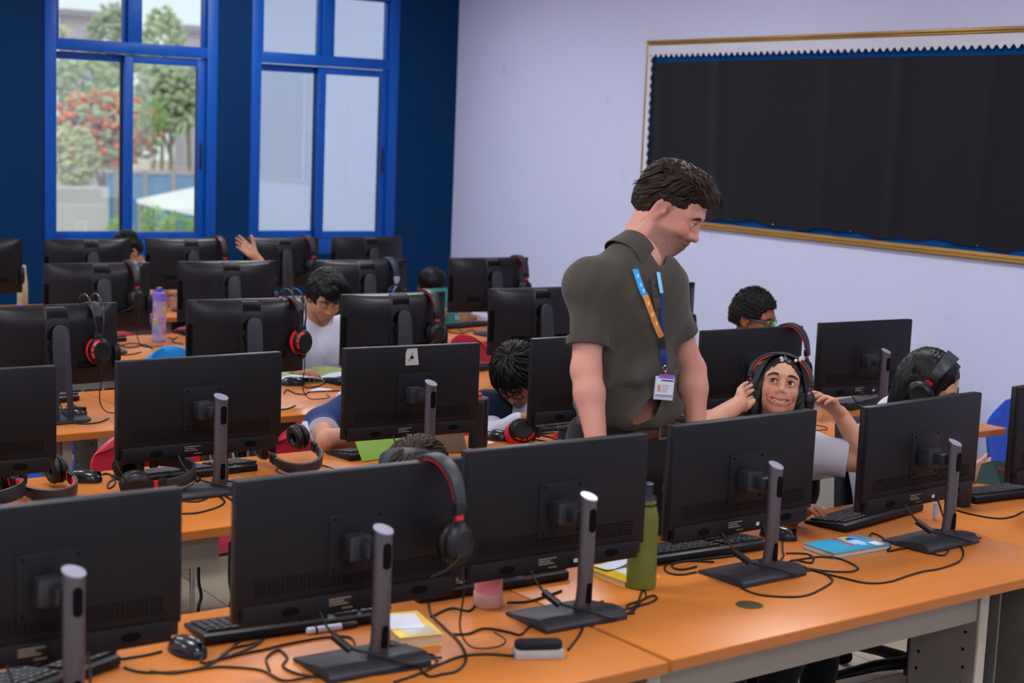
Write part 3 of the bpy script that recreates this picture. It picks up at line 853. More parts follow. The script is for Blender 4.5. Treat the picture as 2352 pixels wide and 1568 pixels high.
KB['k16'] = keyboard('keyboard in front of the open teal book', (1025, 757), (1122, 749), 'b')
KB['k17'] = keyboard('fourth-row keyboard whose end shows right of the purple bottle', (424, 771), (500, 767))
m_mouse = mat('glossy black mouse shell', '#1f2025', rough=0.22, spec=0.6, var=.05)
def mouse_proto():
    t = thing('computer_mouse', 'x', 'mouse')
    def f(u, v):
        a = u * 2 * PI; th = v * PI / 2
        x = .031 * math.cos(a) * math.cos(th) ** .7 * (1 - .06 * math.sin(a)); y = .056 * math.sin(a) * math.cos(th) ** .7
        return (x, y, .006 + (.031 - .10 * max(0, y) ** 1 * .12 - .05 * abs(y)) * math.sin(th))
    b = MB(); b.grid(f, 28, 10, closed_u=True); b.lathe([(.031, 0), (.031, .007)], 28, sy=1.8); b.build('shell', m_mouse, t, smooth=70)
    MB().lathe([(.004, -.0035), (.007, -.002), (.007, .002), (.004, .0035)], 14, (0, -.034, .029), Ry(PI / 2)).build('scroll_wheel', m_key, t)
    MB().span((-.0007, -.052, .012), (.0007, -.02, .0335)).build('button_gap', m_dark, t)
    return t
_ms = mouse_proto(); _mn = [0]
def wcable(parent, pxs, r=.0027, z=DZ + .003, pre=(), post=()):
    """lead lying on the desk under pixels of the photograph (pre/post: world points)"""
    pts = [Vector(p) for p in pre] + [onz(x, y, z) for x, y in pxs] + [Vector(p) for p in post]
    inv = parent.matrix_basis.inverted()
    return cable([inv @ p for p in pts], r, parent=parent)
def mouse(label, px, py, ang, lead):
    o = _ms if _mn[0] == 0 else copy_tree(_ms); _mn[0] += 1
    p = onz(px, py, DZ + .015); o.location = (p.x, p.y, DZ + .0003); o.rotation_euler = (0, 0, ang); o['label'] = label; o['group'] = 'black computer mice'
    e = o.matrix_basis @ Vector((0, -.055, .012))
    o['lead'] = 1; del o['lead']
    return o, lambda: wcable(o, lead, pre=[e])
_leads = []
for lb, px, py, an, ld in (
 ('mouse at the left end of the front-left keyboard', 430, 1484, .25, [(465, 1522), (520, 1508), (585, 1482), (606, 1462), (590, 1450), (552, 1470), (512, 1505), (470, 1530), (400, 1545), (345, 1540)]),
 ('mouse beside the base in front of the smiling girl', 1788, 1223, .5, [(1801, 1236), (1797, 1262), (1800, 1275), (1790, 1290)]),
 ('mouse next to the open picture book on the boy\'s desk', 672, 876, 1.1, [(700, 889), (725, 888), (745, 880), (762, 868), (772, 866), (790, 872)]),
 ('mouse by the red-padded headset', 1143, 1000, .7, [(1160, 1008), (1180, 1006), (1190, 1010)]),
 ('mouse beside the left headset, near the red chair', 194, 1094, .9, [(222, 1094), (245, 1087), (262, 1096), (263, 1112), (250, 1121), (248, 1110), (262, 1100), (285, 1098)]),
 ('mouse behind the base of the third-row computer at the left edge', 166, 945, 1.0, [(180, 948), (183, 938), (170, 930)]),
):
    o, f = mouse(lb, px, py, an, ld); _leads.append(f)
for f in _leads: f()
# further leads on the desks, each belonging to the device it runs from
wcable(KB['k1'], [(285, 1532), (330, 1543), (420, 1541), (500, 1531), (580, 1535), (612, 1543), (650, 1562), (700, 1556), (760, 1545)])
wcable(KB['k1'], [(262, 1500), (275, 1512), (310, 1508), (345, 1502), (372, 1495)])
wcable(KB['k2'], [(604, 1455), (600, 1470), (570, 1480), (530, 1490), (505, 1512), (560, 1500), (610, 1490), (660, 1478), (740, 1464), (800, 1462), (815, 1480), (805, 1500)])
wcable(KB['k2'], [(620, 1540), (612, 1510), (640, 1492), (660, 1510), (650, 1530), (690, 1548), (760, 1556), (860, 1549), (950, 1535), (1000, 1525), (1000, 1508), (985, 1502), (955, 1506)])
wcable(MONO[1], [(985, 1385), (990, 1410), (1020, 1440), (1058, 1478), (1070, 1515), (1050, 1540), (1015, 1548), (985, 1552), (960, 1530), (948, 1520)], r=.003)
wcable(MONO[1], [(990, 1416), (1035, 1396), (1075, 1402), (1090, 1390), (1088, 1378)])
wcable(MONO[2], [(1305, 1492), (1330, 1460), (1338, 1440), (1332, 1425), (1320, 1415)], r=.003)
wcable(MONO[2], [(1180, 1506), (1120, 1502), (1060, 1507), (1010, 1525), (960, 1548), (905, 1566)], r=.003)
wcable(MONO[2], [(1036, 1456), (1075, 1455), (1112, 1443), (1165, 1450), (1195, 1457), (1215, 1440), (1240, 1425), (1262, 1412)], r=.003)
wcable(MONO[2], [(1165, 1383), (1210, 1381), (1250, 1370), (1290, 1356)], r=.003)
wcable(MONO[2], [(1345, 1385), (1380, 1395), (1420, 1412), (1450, 1405), (1465, 1392), (1490, 1385), (1508, 1375), (1500, 1367), (1475, 1378), (1455, 1398), (1440, 1390), (1470, 1380)], r=.003)
wcable(MONO[2], [(1340, 1375), (1375, 1385), (1415, 1402), (1440, 1398), (1462, 1388), (1475, 1355), (1480, 1352), (1485, 1372)], r=.0025)
wcable(MONO[3], [(1600, 1313), (1562, 1319), (1532, 1313), (1527, 1300), (1545, 1290), (1590, 1286), (1650, 1280), (1690, 1275)])
wcable(MONO[3], [(1600, 1300), (1570, 1307), (1548, 1304), (1546, 1294), (1580, 1288), (1640, 1290)])
wcable(MONO[3], [(1703, 1350), (1750, 1366), (1840, 1369), (1890, 1350), (1912, 1331), (1882, 1312), (1835, 1303)])
wcable(MONO[3], [(1825, 1292), (1870, 1310), (1930, 1325), (1990, 1338), (2040, 1336), (2085, 1322), (2120, 1312), (2160, 1305), (2203, 1289), (2213, 1268), (2203, 1250), (2190, 1240)])
wcable(MONO[3], [(1805, 1270), (1850, 1271), (1868, 1280), (1862, 1292), (1830, 1286), (1815, 1288), (1850, 1282), (1885, 1278), (1930, 1283), (1970, 1302), (1955, 1312), (1900, 1311), (1850, 1304)])
wcable(KB['k5'], [(1996, 1236), (2002, 1224), (2018, 1229), (2032, 1238), (2045, 1255), (2038, 1263)])
wcable(KB['k5'], [(2038, 1266), (2085, 1258), (2110, 1258), (2140, 1270), (2165, 1275), (2177, 1266), (2184, 1240), (2195, 1226)])
wcable(KB['k6'], [(2180, 1166), (2230, 1180), (2290, 1190), (2325, 1186), (2350, 1174)])
wcable(MONO[7], [(418, 1150), (455, 1151), (478, 1142), (490, 1130)])
wcable(MONO[7], [(418, 1179), (455, 1177), (500, 1164), (516, 1152), (505, 1140), (492, 1130), (505, 1128), (520, 1140), (538, 1151)])
wcable(AIOO[1], [(652, 904), (656, 896), (664, 896), (678, 903), (700, 905), (710, 900), (740, 898), (790, 897)])
wcable(AIOO[9], [(1025, 758), (1040, 764), (1062, 766), (1080, 758), (1096, 762), (1110, 764)])
wcable(AIOO[9], [(1028, 752), (1042, 748), (1055, 756), (1068, 770), (1078, 776)])
wcable(AIOO[6], [(268, 789), (290, 797), (312, 796), (330, 791), (345, 796)])
wcable(AIOO[6], [(270, 795), (300, 788), (330, 792), (350, 800)])
wcable(AIOO[7], [(386, 775), (400, 778), (408, 774), (395, 784), (420, 790)])

# ================================================================== plastic chairs
m_chrome = mat('chrome tube', '#c9cdd6', rough=0.12, metal=1.0, var=.03)
def plastic(name, col): return mat(name, col, rough=0.32, spec=0.5, var=0.05, scale=8, bump=0.02, bscale=900)
CH = {'red': plastic('red plastic shell', '#b32236'), 'pink': plastic('pinkish red plastic shell', '#c8445a'), 'light': plastic('light blue plastic shell', '#0a83cf'),
      'blue': plastic('royal blue plastic shell', '#0a47b8'), 'dark': plastic('deep blue plastic shell', '#0b4fa0')}
def chair_proto():
    t = thing('plastic_chair', 'x', 'chair')
    def back(u, v):
        x = (u * 2 - 1); w = .215 * (1 - .10 * (1 - v)) * (math.sqrt(max(0, 1 - max(0, (v - .55) / .45) ** 2.6)) * .35 + .65 if v < 1 else .55)
        zt = .47 + v * .37
        drop = .075 * abs(x) ** 2.6 * max(0, (v - .6) / .4)
        return (x * w, .20 + .05 * v - .045 * x * x, zt - drop)
    MB().sheet(back, 17, 13, .012, (0, 1, .0)).build('backrest', CH['red'], t, bevel=.004, smooth=60)
    MB().prism(rrect(.41, .40, .10, 7), .43, .445, None, (0, .0, 0)).build('seat', CH['red'], t, bevel=.006)
    for x in (-.10, .10):
        MB().tube(spline([(x, .10, .42), (x, .20, .425), (x, .245, .50), (x, .262, .62)], 5), .010, 8).build('back_support', m_chrome, t)
    for x, y in ((-.17, -.17), (.17, -.17), (-.17, .17), (.17, .17)):
        lg = MB().tube(spline([(x * .8, y * .8, .428), (x, y, .40), (x * 1.08, y * 1.12, .2), (x * 1.15, y * 1.2, .008)], 5), .010, 8).build('leg', m_chrome, t)
        MB().lathe([(.013, 0), (.013, .03)], 10, (x * 1.15, y * 1.2, 0)).build('rubber_foot', m_black, lg)
    return t
_ch = {}
def chair(col, label, loc=None, rz=0.0, top=None, y=None):
    """top=(px,py): the middle of the backrest's top edge as seen in the photograph"""
    if not _ch: _ch['p'] = chair_proto(); o = _ch['p']; new = True
    else: o = copy_tree(_ch['p'])
    if top:
        p = ony(*top, y); loc = (p.x + math.sin(rz) * .255, p.y - math.cos(rz) * .255, 0); o.scale = (1, 1, p.z / .84)
    o.location = (loc[0], loc[1], 0); o.rotation_euler = (0, 0, rz); o['label'] = label; o['group'] = 'plastic shell chairs'
    for c in o.children:
        n = c.name.split('.')[0]
        if n in ('backrest', 'seat'):
            if len(_ch) > 1 or True:
                c.data = c.data.copy() if c.data.materials[0] != CH[col] else c.data
                c.data.materials[0] = CH[col]
    return o
chair('red', 'large red plastic chair left of the buzz-cut boy, in front of the third-row desks', top=(318, 970), y=5.16, rz=.1)
chair('light', 'light blue plastic chair below the purple bottle', top=(392, 794), y=6.72, rz=-.1)
chair('red', 'red chair showing between the reading boy\'s computer and the light blue cup', top=(1062, 768), y=6.75)
chair('red', 'red chair whose rim shows left of the purple bottle', top=(276, 761), y=8.22)
chair('red', 'red chair whose rim shows right of the purple bottle', top=(426, 750), y=8.26)
chair('blue', 'royal blue plastic chair against the white wall at the right', top=(2325, 915), y=4.35, rz=-.1)
chair('pink', 'pinkish red chair behind the green book being read', top=(2376, 978), y=3.95, rz=-.1)
chair('red', 'red chair peeking out between the standing man\'s waist and left arm', top=(1600, 905), y=5.3)
chair('dark', 'deep blue chair behind the third-row computer at the left edge', top=(58, 878), y=6.6)

# black swivel chair under the front desk at the right
def office_chair():
    t = thing('office_chair', 'black swivel chair whose star base shows under the front desk at the right', 'chair', (4.10, 3.46, 0))
    MB().lathe([(.034, .06), (.034, .10), (.028, .12), (.028, .40)], 18).build('gas_column', m_black, t)
    for k in range(5):
        a = math.radians(20 + 72 * k); c, s = math.cos(a), math.sin(a)
        b = MB(); b.tube([(c * .02, s * .02, .105), (c * .15, s * .15, .10), (c * .31, s * .31, .075)], [.030, .026, .019], 10, flat=(.75, 1), up=(0, 0, 1))
        arm = b.build('base_arm', m_black, t, smooth=60)
        w = MB()
        for o in (-.012, .012): w.lathe([(.026, -.008), (.028, 0), (.026, .008)], 16, (c * .315 - s * o, s * .315 + c * o, .028), Rz(a) @ Rx(PI / 2))
        w.build('caster', m_dark, arm)
    MB().prism(rrect(.46, .45, .12, 6), .40, .48).build('seat', m_bandgrey, t, bevel=.02)
    MB().sheet(lambda u, v: ((u - .5) * .42, .235 + .03 * v - .05 * (u * 2 - 1) ** 2, .52 + v * .40), 11, 9, .035, (0, 1, 0)).build('backrest', m_bandgrey, t, bevel=.01)
    MB().span((-.03, .20, .40), (.03, .29, .62)).build('back_support', m_black, t, bevel=.006)
office_chair()

# ================================================================== bottles, cups, books
m_olive = mat('olive green enamel', '#5d6320', rough=0.45, spec=0.4, var=0.08, scale=25, bump=0.05, bscale=600)
m_blackgloss = mat('black gloss', '#0f0f12', rough=0.25, spec=.5)
def at(px, py, z=DZ): p = onz(px, py, z); return (p.x, p.y, z)
def flask():
    p = at(1483, 1352); t = thing('flask', 'tall olive green flask with a black lid on the front desk', 'flask', (p[0], p[1] + .02, DZ))
    MB().lathe([(.032, 0), (.0375, .004), (.038, .07), (.0368, .074), (.0372, .165), (.036, .185), (.031, .205), (.0285, .212), (.0285, .228)], 32).build('body', m_olive, t, smooth=30)
    MB().lathe([(.0292, .2125), (.0292, .218)], 32).build('neck_ring', m_blackgloss, t)
    MB().lathe([(.0275, .228), (.028, .232), (.026, .236), (.018, .237), (.018, .262), (.020, .264), (.020, .268), (.016, .270)], 28).build('lid', mat('blue black lid', '#1b2436', rough=.35), t)
    MB().lathe([(.012, 0), (.012, .001)], 14, (-.0365, -.008, .14), Ry(-PI / 2)).build('red_badge', m_red2, t)
flask()
def cup_pink():
    p = at(1127, 1393); t = thing('cup', 'pink and beige cup under the front-row monitor', 'cup', (p[0], p[1] + .012, DZ))
    MB().lathe([(.033, 0), (.0355, .003), (.0358, .034), (.0352, .036)], 32).build('base_band', mat('beige rubber', '#c79f8e', rough=.6), t)
    MB().lathe([(.0335, .035), (.0338, .09), (.0318, .09), (.031, .05), (.03, .04)], 32).build('body', mat('pink plastic', '#d9838a', rough=.4), t, smooth=40)
cup_pink()
def tumbler(label, p, r, h, cap=None):
    t = thing('tumbler', label, 'tumbler', p)
    MB().lathe([(r * .9, 0), (r, .004), (r, h * .9), (r * .96, h * .95), (r * .9, h * .96)], 30).build('body', mat('black flask paint', '#15151a', rough=.35), t, smooth=40)
    MB().lathe([(r * .98, h * .955), (r * 1.0, h * .975), (r * .9, h)], 30).build('lid', mat('grey rim', '#3b3f4a', rough=.3), t)
    if cap: MB().lathe([(.010, h), (.010, h + .012), (.007, h + .014)], 14).build('button', m_red2, t)
tumbler('black tumbler between the last two front-row monitors', (lambda q: (q[0], q[1] + .015, DZ))(at(2213, 1162)), .034, .165)
tumbler('black bottle with a red button, right of the monitor with the white sticker', (lambda q: (q[0], q[1] + .015, DZ))(at(1102, 1030)), .034, .185, True)
m_paper = mat('white paper', '#d9dbe6', rough=.8, var=.02)
m_pages = mat('cream page block', '#c9a98a', rough=.85, var=.10, scale=3, stretch=(1, 1, 260))
def closed_book(name, label, quad, th, cover, group=None):
    """quad: pixels of the upper cover's corners (far-left, far-right, near-right, near-left)"""
    P = [onz(x, y, DZ + th) for x, y in quad]; c = sum(P, Vector()) / 4
    ex = (P[1] - P[0] + P[2] - P[3]) / 2; ey = (P[0] - P[3] + P[1] - P[2]) / 2
    w, d = ex.length, ey.length; ang = math.atan2(ex.y, ex.x)
    t = thing('book', label, 'book', (c.x, c.y, DZ + .0004), ang, group)
    MB().span((-w / 2 + .002, -d / 2 + .003, .0015), (w / 2 - .003, d / 2 - .003, th - .0015)).build('pages', m_pages, t)
    b = MB().span((-w / 2, -d / 2, 0), (w / 2, d / 2, .0014)).span((-w / 2, -d / 2, th - .0014), (w / 2, d / 2, th)).span((-w / 2, d / 2 - .0015, .001), (w / 2, d / 2, th - .001))
    b.build('cover', cover, t)
    return t, w, d, th
def patch(t, name, m, x0, y0, x1, y1, z, h=.0004): return MB().span((x0, y0, z), (x1, y1, z + h)).build(name, m, t)
m_cyan = mat('cyan cover', '#1598c2', rough=.35, var=.15, scale=9)
m_grey = mat('grey blue cover strip', '#6d7887', rough=.4)
t, w, d, th = closed_book('book', 'thick blue paperback book on the front desk', [(1963, 1223), (2034, 1246), (1930, 1275), (1855, 1251)], .015, m_cyan)
# the quad above runs: far corner, right, near, left; the spine side is the grey strip along the far right
patch(t, 'cover_strip', m_grey, -w / 2, d / 2 - .030, w / 2, d / 2, th)
patch(t, 'price_sticker', m_paper, w / 2 - .042, d / 2 - .050, w / 2 - .006, d / 2 - .020, th + .0005)
for k, (a, b_) in enumerate(((-.045, .02), (-.03, .035), (-.025, .03), (-.04, .015))):
    patch(t, 'cover_text', m_paper, a, d / 2 - .062 - k * .011, b_, d / 2 - .057 - k * .011, th)
patch(t, 'cover_text', m_red, -.035, d / 2 - .118, .025, d / 2 - .110, th)
m_yel = mat('yellow cover', '#e3bd12', rough=.4, var=.06)
for nm, c_, a, b_, e, f in (('cover_figure', m_yel, -.055, .02, -.03, .05), ('cover_figure', m_red, -.06, -.005, -.045, .012), ('cover_figure', mat('blue print', '#3d5fc0', rough=.4), -.04, .03, -.02, .058)):
    patch(t, nm, c_, a, b_, e, f, th + .0003)
t, w, d, th = closed_book('book', 'yellow book with white label and slip of paper, beside the monitor base', [(858, 1412), (946, 1402), (1031, 1455), (921, 1464)], .026, m_yel)
patch(t, 'title_panel', mat('grey print panel', '#b9b6a8', rough=.6, var=.25, scale=60), -w / 2 + .02, -d / 2 + .01, w / 2 - .012, -d / 2 + .06, th)
o = patch(t, 'paper_slip', m_paper, -w / 2 + .006, -.035, .03, d / 2 - .02, th + .001, .001); o.rotation_euler = (0, 0, -.12)
t, w, d, th = closed_book('book', 'yellow and white book with zigzag border beside the green flask', [(1345, 1306), (1432, 1290), (1490, 1325), (1442, 1335)], .014, m_yel)
patch(t, 'title_panel', m_paper, -.005, -d / 2 + .008, w / 2 - .004, d / 2 - .01, th)
for k in range(9): MB().prism([(-.006, 0), (.006, 0), (0, .007)], 0, .001, Rx(PI / 2) @ Rz(PI), (-w / 2 + .012 + k * .013, -d / 2 + .0016, th - .002)).build('border_point', m_yel, t)
MB().span((-w / 2 + .004, -d / 2 - .0004, .002), (w / 2 - .004, -d / 2 + .001, th - .004)).build('spine_print', mat('grey mauve spine', '#a19aa6', rough=.6, var=.3, scale=50), t)
p = onz(1398, 1297, DZ + th + .004)
t2 = MB().sheet(lambda u, v: ((u - .5) * .11, (v - .5) * .05, .010 * (u - .3) ** 2 * 4), 9, 4, .0006, (0, 0, 1)).build('paper_slip', m_paper)
t2.location = (p.x + .01, p.y - .006, p.z - .001); t2.rotation_euler = (0, 0, .15); tag(t2, 'curled blue-white slip of paper on the zigzag-edged book', 'paper')
# duster, marker pen, cards
p = at(1240, 1515); t = thing('board_duster', 'whiteboard duster with black felt on a grey block, at the front desk edge', 'duster', p, math.radians(-24))
MB().span((-.054, -.0, 0), (.054, .045, .020)).build('handle', mat('pale grey plastic', '#a9a5a4', rough=.5), t, bevel=.002)
MB().prism(rrect(.105, .042, .018, 6), .020, .036, None, (0, .0225, 0)).build('felt', mat('black felt', '#121318', rough=.95), t, bevel=.004)
A = onz(705, 1449, DZ + .008); B = onz(822, 1432, DZ + .008)
t = thing('marker_pen', 'white marker pen in front of the front-left keyboard', 'pen', A, math.atan2(B.y - A.y, B.x - A.x))
MB().lathe([(.006, 0), (.0075, .003), (.0075, .018)], 14, (0, 0, 0), Ry(PI / 2)).build('end_plug', m_paper, t)
MB().lathe([(.0078, .018), (.0078, .024)], 14, (0, 0, 0), Ry(PI / 2)).build('ring', m_black, t)
MB().lathe([(.0075, .024), (.0075, .083)], 14, (0, 0, 0), Ry(PI / 2)).build('barrel', m_paper, t)
MB().lathe([(.008, .083), (.0075, .120), (.005, .124)], 14, (0, 0, 0), Ry(PI / 2)).build('cap', m_black, t)
def card(name, label, quad, cat_='card', th=.0008, m=None):
    P = [onz(x, y, DZ + .0015) for x, y in quad]
    o = MB().add([p for p in P] + [p + Vector((0, 0, th)) for p in P], [(3, 2, 1, 0), (4, 5, 6, 7), (0, 1, 5, 4), (1, 2, 6, 5), (2, 3, 7, 6), (3, 0, 4, 7)]).build(name, m or m_paper)
    c = sum((v.co for v in o.data.vertices), Vector()) / 8
    for v in o.data.vertices: v.co -= c
    o.location = c; return tag(o, label, cat_)
card('paper_card', 'small white card at the far edge of the front desk', [(1941, 1173), (1966, 1178), (1924, 1187), (1901, 1180)])
card('paper_note', 'white note on the reading boy\'s desk, by the cable hole', [(731, 890), (763, 894), (752, 899), (706, 898)], 'paper')
card('paper_note', 'white scrap of paper under the mouse by the red-padded headset', [(1122, 1013), (1136, 1016), (1128, 1019), (1121, 1019)], 'paper')
p = at(2146, 1193); t = tag(MB().span((-.010, -.004, 0), (.010, .004, .052)).build('glue_stick', mat('pale blue card', '#9db4e6', rough=.5), None, bevel=.003), 'pale blue upright card tucked behind the last visible monitor pole', 'card'); t.location = p; t.rotation_euler = (0, .05, .3); t.name = 'upright_card'
for lb, px, py, m in (('red pen standing behind the front-left monitor pole', 205, 1500, m_red2), ('green pen standing behind the front-left monitor pole', 218, 1500, mat('green pen', '#0f7a5a', rough=.4))):
    p = onz(px, py, DZ + .035); t = tag(MB().lathe([(.003, 0), (.0042, .004), (.0042, .05), (.002, .058)], 10).build('pen', m), lb, 'pen'); t.location = (p.x, p.y + .05, DZ)
# stickers on monitor backs (they belong to the monitors)
o = MONO[8]
v = [(-.028, -.0072), (.024, -.004), (.021, .033), (.014, .057), (-.024, .056), (-.030, .033)]
q = MB(); q.add([(x - .01, .0435, .346 + z) for x, z in ((-.026, 0), (.026, 0), (.018, .056), (-.020, .056), (-.027, .04))] + [(x - .01, .045, .346 + z) for x, z in ((-.026, 0), (.026, 0), (.018, .056), (-.020, .056), (-.027, .04))],
      [tuple(range(5)), tuple(reversed(range(5, 10)))] + [(k, 5 + k, 5 + (k + 1) % 5, (k + 1) % 5) for k in range(5)])
st = q.build('sticker', mat('worn white sticker', '#b4b3b3', rough=.6, var=.08), o, smooth=0)
f = MB(); f.tube([(-.027, .0433, .359), (-.018, .0432, .371), (-.012, .0432, .383), (-.006, .0433, .389)], [.0012, .004, .0022, .0012], 6, flat=(1, .15), up=(0, -1, 0)); f.ball((-.011, .0432, .372), (.006, .0006, .005), 10)
f.build('feather_mark', m_dark, st)
def fin(o, x, z, m1, m2, nm):
    y = -.0125
    d = MB().lathe([(.026, 0), (.026, .001)], 26, (x, y, z), Rx(PI / 2)).build('sticker', mat('black gloss sticker', '#0b0c10', rough=.2), o)
    F = [(-.012, -.004), (.012, -.006), (.004, .002), (-.002, .012), (-.010, .018), (-.007, .006)]
    MB().add([(x + a, y - .0015, z + b) for a, b in F] + [(x + a, y - .0008, z + b) for a, b in F], [tuple(range(6)), tuple(reversed(range(6, 12)))] + [(k, 6 + k, 6 + (k + 1) % 6, (k + 1) % 6) for k in range(6)]).build('fin_mark', m1, d, smooth=0)
    MB().span((x - .004, y - .0015, z - .014), (x + .018, y - .0008, z - .009)).build('fin_print', m2, d)
fin(AIOO[8], -.165, .325, mat('pink print', '#d98d98', rough=.5), mat('pale print', '#b9a2a8', rough=.5), 'pink')
fin(AIOO[8], .095, .325, mat('green print', '#2fae55', rough=.5), mat('magenta print', '#a53fae', rough=.5), 'green')
# red picture book / open books are built with their readers (below)
# purple see-through bottle with doughnut stickers
m_clear = mat('clear lilac plastic', '#cdbfe6', rough=.08, alpha=.38, var=.02)
m_purple = mat('purple plastic', '#7a5fc8', rough=.35, var=.05)
def purple_bottle():
    p = at(367, 784); t = thing('water_bottle', 'purple see-through bottle with doughnut stickers on the fourth-row desk', 'bottle', (p[0], p[1] + .01, DZ))
    MB().lathe([(.034, .002), (.036, .006), (.036, .088), (.0345, .092), (.036, .096), (.037, .205), (.034, .212), (.0325, .212), (.0345, .2), (.0335, .1), (.0335, .01)], 32).build('body', m_clear, t, smooth=50)
    MB().lathe([(.035, 0), (.036, .004), (.034, .008)], 32).build('base', m_purple, t)
    MB().lathe([(.036, .208), (.037, .212), (.035, .216), (.034, .235), (.030, .247), (.020, .252)], 32).build('lid', m_purple, t, smooth=40)
    MB().lathe([(.016, .246), (.018, .252), (.0155, .272), (.013, .275)], 24).build('spout', mat('violet spout', '#5a54c0', rough=.2), t)
    MB().tube([(0, 0, .015), (.001, 0, .21)], .005, 10).build('straw', mat('lilac straw', '#b9aee0', rough=.4), t)
    MB().tube(spline([(-.034, 0, .214), (-.048, -.004, .18), (-.050, -.006, .13), (-.046, -.006, .095), (-.038, -.004, .10), (-.038, -.002, .16), (-.036, 0, .205)], 5), .0045, 8, flat=(1, .4)).build('carry_loop', m_purple, t)
    for (a, z, m1) in ((-160, .165, mat('lilac ring', '#b277c8')), (-60, .165, mat('lime ring', '#b6c832')), (-150, .105, mat('yellow ring', '#c9cf3a')), (-88, .118, mat('mauve ring', '#c7a0d8')), (-58, .055, mat('hot pink ring', '#e0457f')), (-146, .052, mat('sky ring', '#59a6dc'))):
        a = math.radians(a); c, s = math.cos(a), math.sin(a); n = 16
        pts = [(.0372 * math.cos(a + .33 * math.cos(2 * PI * k / n)), .0372 * math.sin(a + .33 * math.cos(2 * PI * k / n)), z + .013 * math.sin(2 * PI * k / n)) for k in range(n)]
        MB().tube(pts, .0052, 6, closed=True, flat=(1, .15), up=(0, 0, 1)).build('doughnut_sticker', m1, t)
purple_bottle()
def cyan_tumbler():
    p = ony(28, 690, 7.12); t = thing('tumbler', 'cyan tumbler with a flower straw topper at the left edge', 'tumbler', (p.x, 7.12, DZ))
    zt = .205
    MB().lathe([(.036, 0), (.038, .004), (.040, .08), (.050, .12), (.050, zt - .045)], 32).build('body', mat('cyan enamel', '#0aa0e0', rough=.35), t, smooth=50)
    MB().lathe([(.0495, zt - .045), (.0495, zt - .032)], 32).build('steel_band', m_chrome, t)
    MB().lathe([(.051, zt - .032), (.051, zt - .012), (.049, zt - .010), (.02, zt - .009)], 32).build('lid', mat('frosted lilac lid', '#c9c4e6', rough=.3), t)
    MB().lathe([(.016, zt - .012), (.016, zt + .004), (.012, zt + .005)], 20, (.028, -.012, 0)).build('straw_collar', mat('cyan enamel'), t)
    MB().tube([(.028, -.012, zt), (.028, -.012, zt + .03)], .0035, 8).build('straw', mat('clear straw', '#b9c8e0', rough=.2), t)
    m_fl = mat('purple flower', '#8d5cc8', rough=.4)
    b = MB()
    for k in range(6): a = 2 * PI * k / 6; b.ball((.028 + .009 * math.cos(a), -.012, zt + .034 + .009 * math.sin(a)), (.007, .004, .007), 12)
    b.ball((.028, -.012, zt + .034), (.008, .005, .008), 12)
    b.build('flower_topper', m_fl, t, smooth=60)
    MB().tube([(.012 + .009 * math.cos(a), -.012, zt + .018 + .011 * math.sin(a)) for a in [2 * PI * k / 16 for k in range(16)]], .002, 6, closed=True).build('topper_loop', mat('lilac loop', '#a884d8'), t)
cyan_tumbler()
p = onz(56, 700, DZ); t = thing('water_bottle', 'tall cream bottle beside the left computer of the last row', 'bottle', (p.x - .005, p.y + .02, DZ))
m_cream = mat('cream enamel', '#b9b695', rough=.45)
MB().lathe([(.029, 0), (.031, .004), (.030, .12), (.028, .15), (.022, .185), (.021, .195)], 28).build('body', m_cream, t, smooth=50)
MB().lathe([(.0215, .195), (.021, .225), (.018, .232)], 24).build('lid', m_cream, t)
MB().lathe([(.010, .230), (.006, .25), (.002, .27)], 14, (-.008, 0, 0)).build('spout', mat('grey spout', '#8c8f96', rough=.4), t)
p = ony(1026, 770, 5.86); t = thing('cup', 'light blue drinking cup with black lid beside the third-row computer', 'cup', (3.585, 5.87, DZ))
MB().lathe([(.028, 0), (.030, .004), (.033, .195)], 26).build('body', mat('ice blue plastic', '#9cc0d6', rough=.35), t, smooth=50)
MB().lathe([(.0345, .192), (.0345, .215), (.020, .222), (.012, .235)], 26).build('lid', m_blackgloss, t)
# cardboard tray with papers on a low stand by the wall
t = thing('storage_box', 'tan storage box with papers against the white wall', 'box', (5.95, 5.35, 0))
MB().span((-.16, -.42, 0), (.16, .30, .60)).build('stand', mat('grey cabinet', '#b6b4b8', rough=.5), t, bevel=.004)
MB().span((-.12, -.02, .60), (.12, .22, .765)).build('box', mat('tan cardboard', '#c8a06a', rough=.8, var=.08), t, bevel=.003)
b = MB(); b.span((-.14, -.36, .60), (.14, -.06, .61)); b.span((-.14, -.36, .61), (-.13, -.06, .70)); b.span((.13, -.36, .61), (.14, -.06, .70)); b.span((-.13, -.07, .61), (.13, -.06, .70)); b.span((-.13, -.36, .61), (.13, -.35, .70))
b.build('tray', mat('dark green tray', '#2b3236', rough=.5), t)
